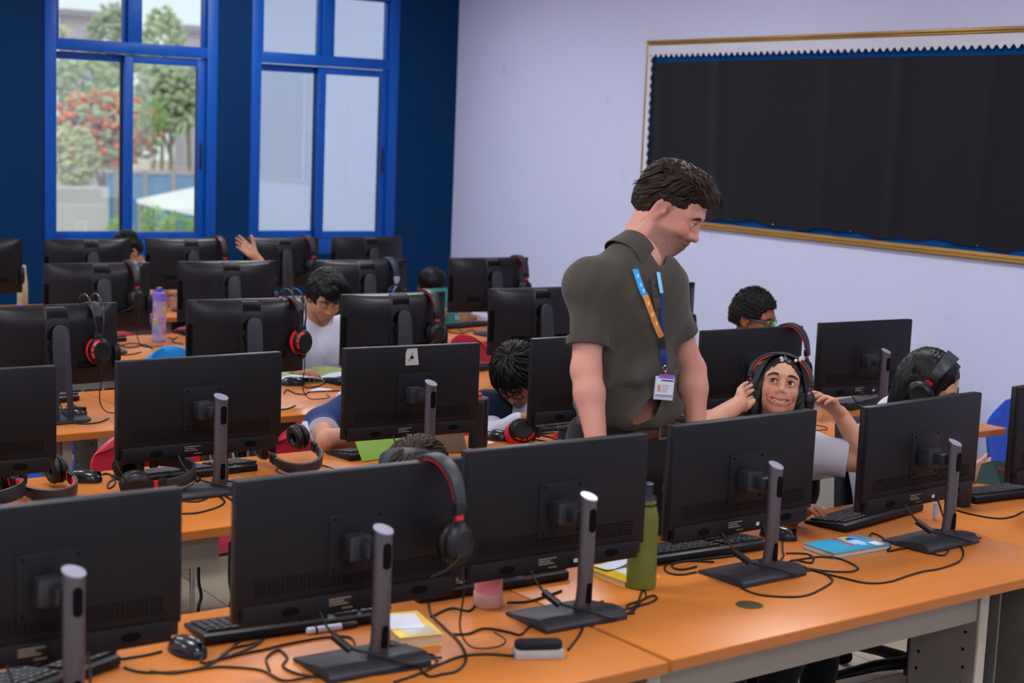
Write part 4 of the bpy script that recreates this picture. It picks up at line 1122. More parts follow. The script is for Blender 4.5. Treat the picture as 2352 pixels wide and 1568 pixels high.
# ================================================================== smooth-blended body surfaces
class Field:
    """rounded shapes blended into one surface; mesh() extracts it as one continuous mesh"""
    def __init__(s): s.p = []
    def cone(s, a, b, ra, rb=None, k=.02, c=0, op='+'):
        a = np.array(a, float); b = np.array(b, float); rb = ra if rb is None else rb; m = max(ra, rb)
        s.p.append(('c', (a, b, ra, rb), k, c, op, np.minimum(a, b) - m, np.maximum(a, b) + m)); return s
    def chain(s, pts, rad, k=.02, c=0, op='+'):
        for i in range(len(pts) - 1): s.cone(pts[i], pts[i + 1], rad[i], rad[i + 1], k, c, op)
        return s
    def ell(s, o, r, R=None, k=.02, c=0, op='+'):
        o = np.array(o, float); r = np.array(r if hasattr(r, '__len__') else (r, r, r), float)
        R = np.eye(3) if R is None else np.array([list(q) for q in R], float)
        ext = np.sqrt(((R * r) ** 2).sum(1))
        s.p.append(('e', (o, r, R), k, c, op, o - ext, o + ext)); return s
    def boxr(s, o, h, R=None, rd=.01, k=.02, c=0, op='+'):
        o = np.array(o, float); h = np.array(h, float); R = np.eye(3) if R is None else np.array([list(q) for q in R], float)
        ext = np.abs(R) @ h
        s.p.append(('b', (o, h - rd, R, rd), k, c, op, o - ext, o + ext)); return s
    def plane(s, o, n, k=.004):
        """cuts away everything on the side the normal points to"""
        n = np.array(n, float); n /= np.linalg.norm(n)
        s.p.append(('p', (np.array(o, float), n), k, 0, 'x', None, None)); return s
    def xform(s, M, scale=1.0):
        """moves the shapes gathered so far by a 4x4 matrix"""
        A = np.array([list(r) for r in M], float); R = A[:3, :3]; t = A[:3, 3]; out = []
        f = lambda v: R @ (v * scale) + t
        for ty, d, k, c, op, lo, hi in s.p:
            q = Field()
            if ty == 'c': q.cone(f(d[0]), f(d[1]), d[2] * scale, d[3] * scale, k * scale, c, op)
            elif ty == 'e': q.ell(f(d[0]), d[1] * scale, R @ d[2], k * scale, c, op)
            elif ty == 'b': q.boxr(f(d[0]), (d[1] + d[3]) * scale, R @ d[2], d[3] * scale, k * scale, c, op)
            else: q.plane(f(d[0]), R @ d[1], k * scale)
            out += q.p
        s.p = out; return s
    def join(s, o): s.p = s.p + o.p; return s
    def grow(s, g):
        q = Field()
        for ty, d, k, c, op, lo, hi in s.p:
            if ty == 'c': q.cone(d[0], d[1], d[2] + g, d[3] + g, k, c, op)
            elif ty == 'e': q.ell(d[0], d[1] + g, d[2], k, c, op)
            elif ty == 'b': q.boxr(d[0], d[1] + d[3] + g, d[2], d[3], k, c, op)
            else: q.p.append((ty, d, k, c, op, lo, hi))
        return q
    @staticmethod
    def one(pr, P):
        ty, d = pr[0], pr[1]
        if ty == 'c':
            a, b, ra, rb = d; ba = b - a; l2 = ba @ ba + 1e-12
            h = np.clip((P - a) @ ba / l2, 0, 1); return np.linalg.norm(P - a - h[:, None] * ba, axis=1) - (ra + (rb - ra) * h)
        if ty == 'e':
            o, r, R = d; q = (P - o) @ R; k0 = np.linalg.norm(q / r, axis=1); k1 = np.linalg.norm(q / (r * r), axis=1) + 1e-9
            return k0 * (k0 - 1) / k1
        if ty == 'b':
            o, h, R, rd = d; q = np.abs((P - o) @ R) - h
            return np.linalg.norm(np.maximum(q, 0), axis=1) + np.minimum(q.max(1), 0) - rd
        return (P - d[0]) @ d[1]
    def ev(s, P, prims=None):
        F = np.full(len(P), 1.0)
        for pr in (s.p if prims is None else prims):
            D = s.one(pr, P); k = pr[2]; op = pr[4]
            if op == '+':
                h = np.maximum(k - np.abs(F - D), 0) / k; F = np.minimum(F, D) - h * h * k * .25
            else:
                if op == '-': D = -D
                h = np.maximum(k - np.abs(F - D), 0) / k; F = np.maximum(F, D) + h * h * k * .25
        return F
    def mesh(s, h, disp=None, block=12, pad=.02):
        pos = [p for p in s.p if p[4] == '+']
        lo = np.min([p[5] for p in pos], 0) - pad; hi = np.max([p[6] for p in pos], 0) + pad
        nb = np.maximum(1, np.ceil((hi - lo) / (h * block)).astype(int)); n = nb * block + 1
        bc = np.stack(np.meshgrid(*[np.arange(k) for k in nb], indexing='ij'), -1).reshape(-1, 3)
        cen = lo + (bc + .5) * block * h
        fc = s.ev(cen); half = block * h * .5 * 1.7321
        G = np.empty(tuple(n), np.float32)
        Gc = fc.reshape(tuple(nb))
        G[...] = np.pad(np.repeat(np.repeat(np.repeat(Gc, block, 0), block, 1), block, 2), ((0, 1),) * 3, mode='edge')
        ar = np.arange(block + 1); loc = np.stack(np.meshgrid(ar, ar, ar, indexing='ij'), -1).reshape(-1, 3) * h
        near = np.abs(fc) < half * 1.5 + .03
        for i in np.nonzero(near)[0]:
            b = bc[i]; o = lo + b * block * h; e = o + block * h
            m = .03
            pr = [p for p in s.p if p[5] is None or (np.all(p[5] - m - p[2] < e) and np.all(p[6] + m + p[2] > o))]
            P = loc + o
            F = s.ev(P, pr) if any(p[4] == '+' for p in pr) else np.full(len(P), .05)
            if disp is not None: F = F + disp(P)
            x, y, z = b * block
            G[x:x + block + 1, y:y + block + 1, z:z + block + 1] = F.reshape((block + 1,) * 3)
        # surface nets
        I = G < 0
        c = [I[dx:n[0] - 1 + dx, dy:n[1] - 1 + dy, dz:n[2] - 1 + dz] for dx in (0, 1) for dy in (0, 1) for dz in (0, 1)]
        al = c[0] & c[1] & c[2] & c[3] & c[4] & c[5] & c[6] & c[7]; an = c[0] | c[1] | c[2] | c[3] | c[4] | c[5] | c[6] | c[7]
        act = an & ~al; idx = np.argwhere(act); vid = np.full(act.shape, -1, np.int32); vid[act] = np.arange(len(idx))
        acc = np.zeros((len(idx), 3)); cnt = np.zeros(len(idx))
        cor = [(dx, dy, dz) for dx in (0, 1) for dy in (0, 1) for dz in (0, 1)]
        val = [G[idx[:, 0] + d[0], idx[:, 1] + d[1], idx[:, 2] + d[2]].astype(float) for d in cor]
        for i in range(8):
            for j in range(i + 1, 8):
                df = np.array(cor[j]) - np.array(cor[i])
                if np.abs(df).sum() != 1: continue
                m = (val[i] < 0) != (val[j] < 0)
                t = val[i][m] / (val[i][m] - val[j][m])
                acc[m] += np.array(cor[i]) + t[:, None] * df; cnt[m] += 1
        V = lo + (idx + acc / np.maximum(cnt, 1)[:, None]) * h
        Q = []
        for ax in range(3):
            a = [slice(0, None)] * 3; b = [slice(0, None)] * 3; a[ax] = slice(0, -1); b[ax] = slice(1, None)
            A = I[tuple(a)]; B = I[tuple(b)]; e = np.argwhere(A != B)
            o1, o2 = (ax + 1) % 3, (ax + 2) % 3
            e = e[(e[:, o1] > 0) & (e[:, o2] > 0) & (e[:, o1] < n[o1] - 1) & (e[:, o2] < n[o2] - 1)]
            d1 = np.zeros(3, int); d1[o1] = 1; d2 = np.zeros(3, int); d2[o2] = 1
            q = np.stack([vid[tuple((e - d1 - d2).T)], vid[tuple((e - d2).T)], vid[tuple(e.T)], vid[tuple((e - d1).T)]], 1)
            fl = I[tuple(e.T)]
            q[~fl] = q[~fl][:, ::-1]; Q.append(q)
        Q = np.concatenate(Q); Q = Q[(Q >= 0).all(1)]
        return V, Q
    def colors(s, V, pal, soft=.004):
        """base colour per vertex: the palette entry of the nearest shape, softly mixed"""
        W = np.zeros((len(V), len(pal)))
        best = np.full(len(V), 1e9); D = []
        for p in s.p:
            if p[4] != '+': continue
            d = s.one(p, V); D.append((p[3], d)); best = np.minimum(best, d)
        for c, d in D: W[:, c] = np.maximum(W[:, c], np.exp(-np.clip((d - best) / soft, 0, 40)))
        W /= W.sum(1, keepdims=True)
        return W @ np.array(pal)
def mesh_obj(name, V, Q, m, parent=None, col=None, inv=None):
    me = bpy.data.meshes.new(name)
    if inv is not None:
        A = np.array([list(r) for r in inv]); V = V @ A[:3, :3].T + A[:3, 3]
    me.vertices.add(len(V)); me.vertices.foreach_set('co', V.astype(np.float32).ravel())
    me.loops.add(Q.size); me.loops.foreach_set('vertex_index', Q.astype(np.int32).ravel())
    me.polygons.add(len(Q)); me.polygons.foreach_set('loop_start', (np.arange(len(Q)) * 4).astype(np.int32))
    me.polygons.foreach_set('use_smooth', np.ones(len(Q), bool))
    me.update(calc_edges=True); me.validate()
    if col is not None:
        a = me.color_attributes.new('Col', 'FLOAT_COLOR', 'POINT')
        a.data.foreach_set('color', np.concatenate([col, np.ones((len(col), 1))], 1).astype(np.float32).ravel())
    me.materials.append(m)
    o = bpy.data.objects.new(name, me); COL.objects.link(o)
    if parent is not None: o.parent = parent
    return o
_pn = rng.normal(size=(24, 3)); _pn /= np.linalg.norm(_pn, axis=1, keepdims=True); _pp = rng.uniform(0, 6.28, 24)
def wob(P, f, a, n=8, s=0):
    """smooth pseudo-random field"""
    r = np.zeros(len(P))
    for i in range(n):
        j = (i + s) % 24; r += np.sin(P @ _pn[j] * f * (1 + .23 * i) + _pp[j])
    return r * a / n ** .5

# ------------------------------------------------------------------ heads (local: +Y is where the face looks, +Z up, +X the person's right)
def head_field(f, sm=0.0, jaw=1.0, neck=None, nose=1.0, open_=0.0, beard=False, wide=1.0, lid=1.0, es=1.0, nk=1.0):
    """sm smile 0..1; palette: 0 skin, 1 lips, 2 beard or cheek, 3 inside of mouth, 4 ear"""
    f.ell((0, -.018, .032), (.074 * wide, .096, .086), k=.02)
    f.ell((0, .030, .002), (.064 * wide, .060, .088), k=.03)
    f.ell((0, .034, -.062), (.053 * jaw, .050, .050), k=.03, c=2 if beard else 0)
    f.ell((0, .070, -.098), (.022, .016, .017), k=.03, c=2 if beard else 0)
    for s in (-1, 1):
        f.ell((s * .052 * jaw, .008, -.062), (.014, .028, .030), k=.03, c=2 if beard else 0)
        f.ell((s * .036, .062, -.034 + .006 * sm), (.022, .020, .020), k=.025)
        f.cone((s * .014, .083, .021), (s * .050, .068, .018), .008, .007, k=.02)
        f.ell((s * .032, .092, -.002), (.021 * es, .015, .0135 * es), k=.014, op='-')
        f.ell((s * .031, .0735 - .0014 * (es - 1) * 10, -.002), (.0150 * es, .0140 * es, .0150 * es), k=.006)
        f.chain([(s * .017, .0835, -.001), (s * .025, .0885, .0078), (s * .035, .0855, .0080), (s * .047, .0735, .0)], [.0026, .0033, .0034, .0026], k=.004)
        f.chain([(s * .017, .083, -.003), (s * .030, .0865, -.0118), (s * .046, .0735, -.004)], [.002, .003, .002], k=.006)
        f.ell((s * .031, .0950, -.0012), (.0200 * es, .0128, (.0096 - .0008 * sm) * lid * es), k=.0012, op='-', c=0)
    f.chain([(0, .080, .014), (0, .090, -.010), (0, .103 * (nose * .1 + .9) - .004 * (1 - nk) * 5, -.034)], [.0085 * nk, .0080 * nk, .0100 * nk], k=.014)
    f.ell((0, .106 * (nose * .1 + .9) - .004 * (1 - nk) * 5, -.038), (.0112 * nk, .0108 * nk, .0098 * nk), k=.008)
    for s in (-1, 1):
        f.ell((s * .0120 * nk, .093, -.041), (.0080 * nk, .0090, .0076 * nk), k=.008)
        f.ell((s * .0065, .103, -.0475), (.0038, .005, .0026), k=.003, op='-')
        f.cone((s * .018, .086, -.040), (s * (.031 + .004 * sm), .074, -.066), .006, .005, k=.014, c=2 if beard else 0)
    f.cone((0, .090, -.055), (0, .091, -.060), .010, .010, k=.012)
    mw = .024 + .018 * sm; up = .019 * sm; th = 1 - .10 * sm
    f.ell((0, .083, -.074), (.027, .012, .016), k=.015, c=2 if beard else 0)
    arc = lambda z, y0, dz: [(-mw, .0745 - .002 * sm, z + up + dz), (-mw * .55, .0865, z + up * .25), (0, y0, z - .0008), (mw * .55, .0865, z + up * .25), (mw, .0745 - .002 * sm, z + up + dz)]
    lo = -.0755 - .0085 * open_
    f.chain(arc(-.0672, .0935, -.0035), [.0016, .0040 * th, .0040 * th, .0040 * th, .0016], k=.005, c=1)
    f.chain([(x * .97, y - .001, z) for x, y, z in arc(lo, .0920, -.0035 - lo - .0672 - .002)], [.0016, .0046 * th, .0052 * th, .0046 * th, .0016], k=.005, c=1)
    if open_ > 0:
        q = [(x * .84, y + .006, z) for x, y, z in arc((-.0672 + lo) / 2 - .0002, .0935, -.004)]
        f.chain(q, [.0012] + [.0010 + .0042 * open_] * 3 + [.0012], k=.002, op='-')
        f.chain([(x * .9, y - .006, z) for x, y, z in q], [.001] + [.0010 + .0040 * open_] * 3 + [.001], k=.002, op='-')
    for s in (-1, 1):
        R = Rz(s * .42) @ Rx(-.15)
        f.ell((s * .0800 * wide, -.014, -.008), (.0060, .0195, .033), R, k=.006, c=4)
        f.ell((s * .0770 * wide, -.007, -.034), (.0065, .010, .011), R, k=.008, c=4)
        f.ell((s * .0870 * wide, -.010, -.004), (.0065, .0115, .021), R, k=.005, op='-', c=4)
        f.ell((s * .0790 * wide, .004, -.012), (.005, .005, .009), R, k=.005, c=4)
    return f
SK = {}
def pal(skin, lips=None, beard=None, ear=None):
    s = np.array(lin(skin)); return [s, np.array(lin(lips)) if lips else s * np.array([.85, .62, .62]), np.array(lin(beard)) if beard else s, np.array([.02, .008, .008]), np.array(lin(ear)) if ear else s * np.array([1.0, .82, .8])]
m_skin = vmat('skin', rough=.5, spec=.3, sss=.06, bscale=260, var=.07, bump=.04)
m_eye = mat('eye white', '#d9d6d6', rough=.15, spec=.6, var=.02)
m_iris = mat('dark brown iris', '#1a0d08', rough=.12, spec=.7, var=.2)
m_tooth = mat('tooth', '#e8ddd0', rough=.25)  # plain colour of the teeth
m_hairb = mat('black hair', '#080709', rough=.42, spec=.3, var=.35, scale=60, stretch=(1, 1, .2), bump=.12, bscale=420)
m_hairbr = mat('dark brown hair', '#24170f', rough=.5, spec=.25, var=.45, scale=50, bump=.12, bscale=420)
m_hairk = mat('coily black hair', '#0d0b0b', rough=.7, spec=.3, var=.4, scale=90, bump=.25, bscale=300)
m_fade = mat('short faded hair', '#241a15', rough=.7, spec=.2, var=.35, scale=160, bump=.15, bscale=600)
m_brow = mat('eyebrow hair', '#15100e', rough=.6, var=.3, scale=200)
m_brow2 = mat('brown eyebrow hair', '#2a1c15', rough=.6, var=.3, scale=200)
def eyes(root, M, sc, look=(0, 1, 0), brow=m_brow, lid=0.0, browh=0.0, bt=1.0, es=1.0):
    """eyeballs (> iris), lashes and eyebrows as children of the person"""
    look = Vector(look).normalized()
    for s in (-1, 1):
        c = Vector((s * .031, .0735 - .0014 * (es - 1) * 10, -.002))
        b = MB(); b.ball(c, .0132 * es, 20)
        q = MB(); q.v = [(M @ (v * sc)) for v in b.v]; q.f = b.f; q.mi = b.mi
        e = q.build('eye', m_eye, root, smooth=180)
        i = MB(); n = 18; ax = look; u = ax.orthogonal().normalized(); w = ax.cross(u)
        for r, d in ((0.0001, .0139), (.0032, .0138), (.0064, .0123), (.0066, .0118)):
            for k in range(n): a = 2 * PI * k / n; i.v.append(c + (ax * d + (u * math.cos(a) + w * math.sin(a)) * r) * es)
        for r in range(3):
            for k in range(n): i.f.append((r * n + k, (r + 1) * n + k, (r + 1) * n + (k + 1) % n, r * n + (k + 1) % n))
        i.mi = [0] * len(i.f); i.v = [M @ (v * sc) for v in i.v]
        i.build('iris', m_iris, e, smooth=180)
        l = MB().tube([M @ (Vector(p) * sc) for p in spline([(s * (.031 - .0145 * es), .0862, -.0008), (s * .025, .0906, .0056 * es), (s * .035, .0882, .0060 * es), (s * (.031 + .0165 * es), .0752, -.0005)], 4)], [k * sc for k in ([.0006] + [.0015] * 11 + [.0007])], 6)
        l.build('eyelashes', brow, root, smooth=80)
        pts = spline([(s * .010, .0925, .0185 + browh), (s * .022, .0935, .0225 + browh), (s * .037, .0900, .0240 + browh), (s * .054, .0800, .0165 + browh)], 5); n = len(pts)
        MB().tube([M @ (Vector(p) * sc) for p in pts], [sc * bt * (.0010 + .0017 * math.sin(PI * min(1, (k + 4) / (n + 4)))) for k in range(n)], 8, flat=(.6, 1.5), up=tuple(M.to_3x3() @ Vector((0, 1, .1)))).build('eyebrow', brow, root, smooth=80)
def teeth(root, M, sc, w=.021, z=-.0715):
    b = MB()
    for k in range(8):
        x = (k - 3.5) * .0056; y = .0875 - x * x * 14
        b.box((x, y, z + x * x * 16), (.0056, .003, .0085 - .0006 * abs(k - 3.5)))
    b.v = [M @ (v * sc) for v in b.v]; b.build('teeth', m_tooth, root, bevel=.0005)
    d = MB().ball((0, .068, z - .006), (.021, .012, .010), 14); d.v = [M @ (v * sc) for v in d.v]; d.build('mouth', mat('mouth interior', '#2a0b0b', rough=.5), root)
def hair_cap(f, thick=.012, front=.062, low=-.03, k=.01, back=.0, wide=1.0, c=0):
    """cap of hair over the skull with a hairline: opened over the face and around the ears"""
    f.ell((0, -.018, .034), (.074 * wide + thick, .096 + thick, .086 + thick), k=.02, c=c)
    f.ell((0, -.035, -.01), (.066 * wide + thick, .078 + thick, .075 + thick), k=.03, c=c)
    return f
def locks(b, n, fn, r=.004, seg=5, steps=7):
    """tapered strands; fn(i) returns control points"""
    for i in range(n):
        P = spline(fn(i), 3); m = len(P)
        b.tube(P, [max(.0004, r * (0.55 + .45 * math.sin(PI * min(1, .25 + j / m))) * (1 - (j / (m - 1)) ** 3 * .9)) for j in range(m)], seg)
    return b
# ------------------------------------------------------------------ hands (local: +Y along the fingers, +Z out of the back of the hand, thumb on +X)
def hand_field(f, M, sc=1.0, mir=1, curl=(.35, .4, .45, .5), thumb=(.5, .3), spread=.1, c=0):
    """mir = -1 for the other hand; curl per finger in radians per joint (towards the palm, -Z)"""
    h = Field()
    h.boxr((0, .045, 0), (.036, .046, .0125), rd=.012, k=.012, c=c)
    h.ell((.020, .022, -.008), (.016, .026, .013), k=.012, c=c); h.ell((-.022, .028, -.007), (.014, .030, .012), k=.012, c=c)
    for i, (x, L, r) in enumerate(((.028, .072, .0085), (.0095, .080, .0088), (-.0095, .074, .0083), (-.028, .058, .0074))):
        a0 = (x / .028) * spread; cu = curl[i]; p = np.array([x, .084 - .010 * abs(i - 1.2) * .6, .002]); d = 0.0; pts = [p - np.array([0, .012, 0]), p]; rs = [r * 1.05, r * 1.04]
        for s, fr in enumerate((.45, .30, .25)):
            d += cu * (1.0 if s < 2 else .75)
            p = p + L * fr * np.array([math.sin(a0) * math.cos(d), math.cos(a0) * math.cos(d), -math.sin(d)]); pts.append(p); rs.append(r * (.95, .88, .74)[s])
        h.chain(pts, rs, k=.005, c=c)
    t0 = np.array([.028, .018, -.006]); th, tb = thumb
    d1 = np.array([math.sin(.55 + th), math.cos(.55 + th), -.25]); d1 /= np.linalg.norm(d1)
    d2 = np.array([math.sin(.45 + th - tb), math.cos(.45 + th - tb), -.35]); d2 /= np.linalg.norm(d2)
    t1 = t0 + d1 * .036; t2 = t1 + d1 * .004 + d2 * .028; t3 = t2 + d2 * .022
    h.chain([t0, t1, t2, t3], [.0145, .0115, .0100, .0082], k=.010, c=c)
    S = Matrix.Diagonal((mir, 1, 1, 1))
    if mir == -1:
        q = Field()
        fl = np.array([-1, 1, 1])
        for ty, d, k, cc, op, lo, hi in h.p:
            if ty == 'c': q.cone(d[0] * fl, d[1] * fl, d[2], d[3], k, cc, op)
            elif ty == 'e': q.ell(d[0] * fl, d[1], d[2], k, cc, op)
            else: q.boxr(d[0] * fl, d[1] + d[3], d[2], d[3], k, cc, op)
        h = q
    h.xform(M, sc); f.join(h); return f
def hand_matrix(wrist, fdir, back):
    """frame with Y along the fingers and Z out of the hand's back"""
    y = Vector(fdir).normalized(); z = Vector(back); z = (z - y * z.dot(y)).normalized(); x = y.cross(z)
    M = Matrix((x, y, z)).transposed().to_4x4(); M.translation = Vector(wrist); return M
def cloth_mat(name, col, rough=.85, var=.06, bump=.12, bscale=1400, sheen=.15): return mat(name, col, rough=rough, spec=.2, var=var, scale=20, bump=bump, bscale=bscale, sheen=sheen)
m_whiteshirt = cloth_mat('white shirt cotton', '#c3c4d6', var=.02, bump=.05)
m_navycloth = cloth_mat('navy cloth', '#0b1830')
m_navypolo = cloth_mat('navy polo cloth', '#0d2f66')
m_trouser = cloth_mat('charcoal trousers', '#15161b')
m_shoe = mat('black shoe', '#101013', rough=.4)
PEOPLE = {}
def head_M(pos, fwd, up=(0, 0, 1)):
    M = basis(fwd, up).to_4x4(); M.translation = Vector(pos); return M
def finish(name, label, f, res, palette, base, disp=None, soft=.004, recolor=None, hf=None, hres=.002):
    """the body: one mesh, origin under the figure; the head (hf) is sampled more finely and runs on inside the neck"""
    V, Q = f.mesh(res, disp)
    col = f.colors(V, palette, soft)
    if hf is not None:
        V2, Q2 = hf.mesh(hres); c2 = hf.colors(V2, palette, .002)
        Q = np.concatenate([Q, Q2 + len(V)]); V = np.concatenate([V, V2]); col = np.concatenate([col, c2])
    if recolor: col = recolor(V, col)
    inv = Matrix.Translation(-Vector(base))
    o = mesh_obj('person', V, Q, m_skin, None, col, inv); o.location = base
    tag(o, label, 'person'); PEOPLE[name] = o
    return o
def add_cloth(root, name, f, res, m, disp=None):
    V, Q = f.mesh(res, disp)
    return mesh_obj(name, V, Q, m, root, None, root.matrix_basis.inverted())
def put(o, root):
    """child built in world space"""
    o.parent = root; o.matrix_parent_inverse = root.matrix_basis.inverted(); return o
def hit(fld, disp, px, py, off=.002, t=3.2):
    """where the view through a pixel of the photograph meets a garment"""
    d = Vector(ray(px, py)).normalized(); c0 = Vector((0, 0, CAM_H))
    for _ in range(90):
        q = np.array([c0 + d * t]); s_ = (fld.ev(q) + disp(q))[0]
        if s_ < .0015: break
        t += max(.002, s_ * .7)
    return c0 + d * (t - off)
SURF = {}
def glasses(root, M, sc, m1, m2, lens=True):
    g = []
    for s in (-1, 1):
        o = [(s * .032 + .0235 * math.cos(a) * (1 if abs(math.cos(a)) < .8 else .97), .100 - abs(s * .032 + .0235 * math.cos(a)) * .16, -.004 + .0165 * math.copysign(abs(math.sin(a)) ** .7, math.sin(a))) for a in [2 * PI * k / 24 for k in range(24)]]
        b = MB().tube(o, .0019, 8, closed=True); b.v = [M @ (v * sc) for v in b.v]; g.append(b.build('glasses_rim', m1, root, smooth=80))
        t = MB().tube([(s * .056, .0915, .003), (s * .074, .070, .004), (s * .081, .03, .003), (s * .080, -.012, .002), (s * .079, -.03, -.012)], .0021, 8, flat=(1.6, .8), up=(0, 0, 1)); t.v = [M @ (v * sc) for v in t.v]
        t.build('glasses_temple', m2, root, smooth=80)
    b = MB().tube([(-.010, .0985, -.001), (0, .1005, .001), (.010, .0985, -.001)], .0019, 8); b.v = [M @ (v * sc) for v in b.v]; b.build('glasses_bridge', m1, root, smooth=80)

# ------------------------------------------------------------------ a seated pupil
def seated(name, label, head, face, up=(0, 0, 1), sc=.93, skin='#b98467', lips=None, lean=None, res=.005, yaw=0.0, shirt=m_whiteshirt, sleeve=.14,
           hands=None, elbows=None, curl=((.4, .45, .5, .55), (.4, .45, .5, .55)), hdir=None, hback=None, sm=0.0, hair=None, seat=None, trousers=m_trouser, neckc=None, headkw={}, beardc=None, look=None, recolor=None, eyes_on=True, browm=None, shoulder=.165, thumb=(.5, .3), browh=0.0, bt=1.0, eyelook=(0, 1, 0), hres=.0024):
    """head: head centre in the world; everything else hangs from it. hands: wrist points (right hand, left hand of the figure)"""
    head = Vector(head); M = head_M(head, face, up); R3 = M.to_3x3()
    if seat is None: seat = (head.x + math.sin(yaw) * -.1, head.y + .14, .46)
    seat = Vector(seat)
    bf = Vector((math.sin(yaw), -math.cos(yaw), 0)); br = Vector((-math.cos(yaw), -math.sin(yaw), 0))     # body forward, body right
    nb = M @ Vector((0, -.045 * sc, -.135 * sc))                                                          # base of the neck
    base_n = head + (nb - head) * 1.0 + Vector((0, .02, -.035))
    chest = seat.lerp(base_n, .68) + bf * -.01; waist = seat.lerp(base_n, .22)
    sr = base_n + br * shoulder + Vector((0, 0, -.055)) - bf * .0; sl = base_n - br * shoulder + Vector((0, 0, -.055))
    f = Field(); headkw = dict(dict(es=1.13, nk=.86), **headkw); hf = head_field(Field(), sm=sm, **headkw); hf.xform(M, sc)
    nk = M @ Vector((0, -.022 * sc, -.065 * sc)); nn = (base_n - nk).normalized()
    hf.cone(nk, base_n, .050 * sc, .052 * sc, k=.03, c=0); hf.plane(base_n - nn * .005, nn, k=.01)
    f.cone(nk.lerp(base_n, .55), base_n, .0495 * sc, .0515 * sc, k=.02, c=0)
    # torso
    body = Field()
    body.cone(waist, chest, .112, .120, k=.06); body.ell(seat + Vector((0, 0, .03)), (.155, .125, .11), k=.06)
    Rb = Matrix((br, bf, Vector((0, 0, 1)))).transposed()
    body.ell(chest + Vector((0, 0, .01)), (.158, .105, .13), Rb, k=.06)
    body.cone(sr, sl, .050, .050, k=.05); body.cone(base_n, chest, .058, .09, k=.05)
    f.join(body.grow(-.006))
    # arms
    arms = []
    for i, (s, sh) in enumerate(((1, sr), (-1, sl))):
        w = Vector(hands[i]) if hands else seat + br * s * .16 + bf * .36 + Vector((0, 0, .32))
        if elbows and elbows[i] is not None: e = Vector(elbows[i])
        else:
            mid = (sh + w) / 2; e = mid + br * s * .06 + Vector((0, 0, -.09)) - bf * .03
        f.chain([sh, e], [.044, .036], k=.03); f.chain([e, e.lerp(w, .35), w], [.037, .036, .0245], k=.02)
        hd = Vector(hdir[i]) if hdir else (w - e)
        hb = Vector(hback[i]) if hback else Vector((0, 0, 1))
        hand_field(f, hand_matrix(w, hd, hb), sc * .93, mir=(-1 if i == 0 else 1), curl=curl[i], thumb=thumb)
        arms.append((sh, e, w))
    # legs
    legs = Field()
    for s in (1, -1):
        hip = seat + br * s * .085 + Vector((0, 0, -.0)); knee = hip + bf * .40 + br * s * .03 + Vector((0, 0, .02)); ank = knee + Vector((0, 0, -.40)) - bf * .04
        legs.chain([hip, knee], [.082, .060], k=.04); legs.chain([knee, knee.lerp(ank, .3), ank], [.058, .055, .038], k=.03)
        legs.cone(ank + Vector((0, 0, -.045)), ank + bf * .14 + Vector((0, 0, -.055)), .034, .028, k=.02)
    f.join(legs)
    base = (seat.x, seat.y, 0)
    o = finish(name, label, f, res, pal(skin, lips, beardc), base, recolor=recolor, hf=hf, hres=hres)
    # clothes
    sv2 = Field()
    for (shp, e, w) in arms:
        d = (e - shp).normalized()
        if sleeve < .25:
            sv2.cone(shp, shp + d * (sleeve + .05), .056, .060, k=.03)
        else: sv2.chain([shp, e, e.lerp(w, .80)], [.054, .048, .038], k=.03)
    if sleeve < .25:
        for (shp, e, w) in arms:
            d = (e - shp).normalized()
            sv2.boxr(shp + d * (sleeve + .06), (.09, .06, .09), basis(d, (0, .3, 1) if abs(d.z) < .9 else (0, 1, 0)), rd=.004, k=.003, op='-')
    sv2.join(body.grow(.012))
    def folds(P): return wob(P * np.array([1, 1, .5]), 42, .0022, 6) + wob(P, 16, .003, 5, 7)
    nd = (M @ Vector((0, -.02 * sc, -.06 * sc)) - base_n).normalized()
    sv2.cone(base_n + nd * .028 + bf * .02, base_n + nd * .2, .052, .10, k=.01, op='-')
    SURF[name] = (sv2, folds); add_cloth(o, 'shirt', sv2, res * 1.1, shirt, folds)
    tr = legs.grow(.010); tr.ell(seat + Vector((0, 0, .02)), (.166, .137, .10), k=.05)
    add_cloth(o, 'trousers', tr, .009, trousers, lambda P: wob(P, 25, .003))
    for s in (1, -1):
        hip = seat + br * s * .085; ank = hip + bf * .36 + br * s * .03 + Vector((0, 0, -.38))
        sf = Field(); sf.cone(ank + Vector((0, 0, -.042)), ank + bf * .15 + Vector((0, 0, -.052)), .044, .036, k=.02); sf.plane((0, 0, .012), (0, 0, -1))
        add_cloth(o, 'shoe', sf, .008, m_shoe)
    if eyes_on: eyes(o, Matrix.Translation(-Vector(base)) @ M, sc, brow=browm or m_brow, browh=browh, bt=bt, look=eyelook, es=headkw['es'])
    o['tmp'] = 0; del o['tmp']
    return o, M, base_n, (sr, sl, br, bf, chest, seat), nd
def collar(o, base_n, nd, bf, br, m, r=.060, open_=.35, h=.032):
    """turned-down shirt collar, open at the front"""
    b = MB(); n = 26; inv = o.matrix_basis.inverted()
    u = (br - nd * br.dot(nd)).normalized(); w = nd.cross(u); w = w if w.dot(bf) > 0 else -w
    def fn(a, v):
        ang = open_ + (2 * PI - 2 * open_) * a; c, s = math.cos(ang), math.sin(ang)      # starts and ends at the front
        fr = max(0, c) ** 2
        rr = r * (.92 + .26 * v) ; p = base_n + w * c * rr * 1.02 + u * s * rr + nd * (.030 - .028 * fr - h * v * (1 + .5 * fr))
        return inv @ p
    b.sheet(fn, n, 5, .003, nd); return b.build('collar', m, o, smooth=80)
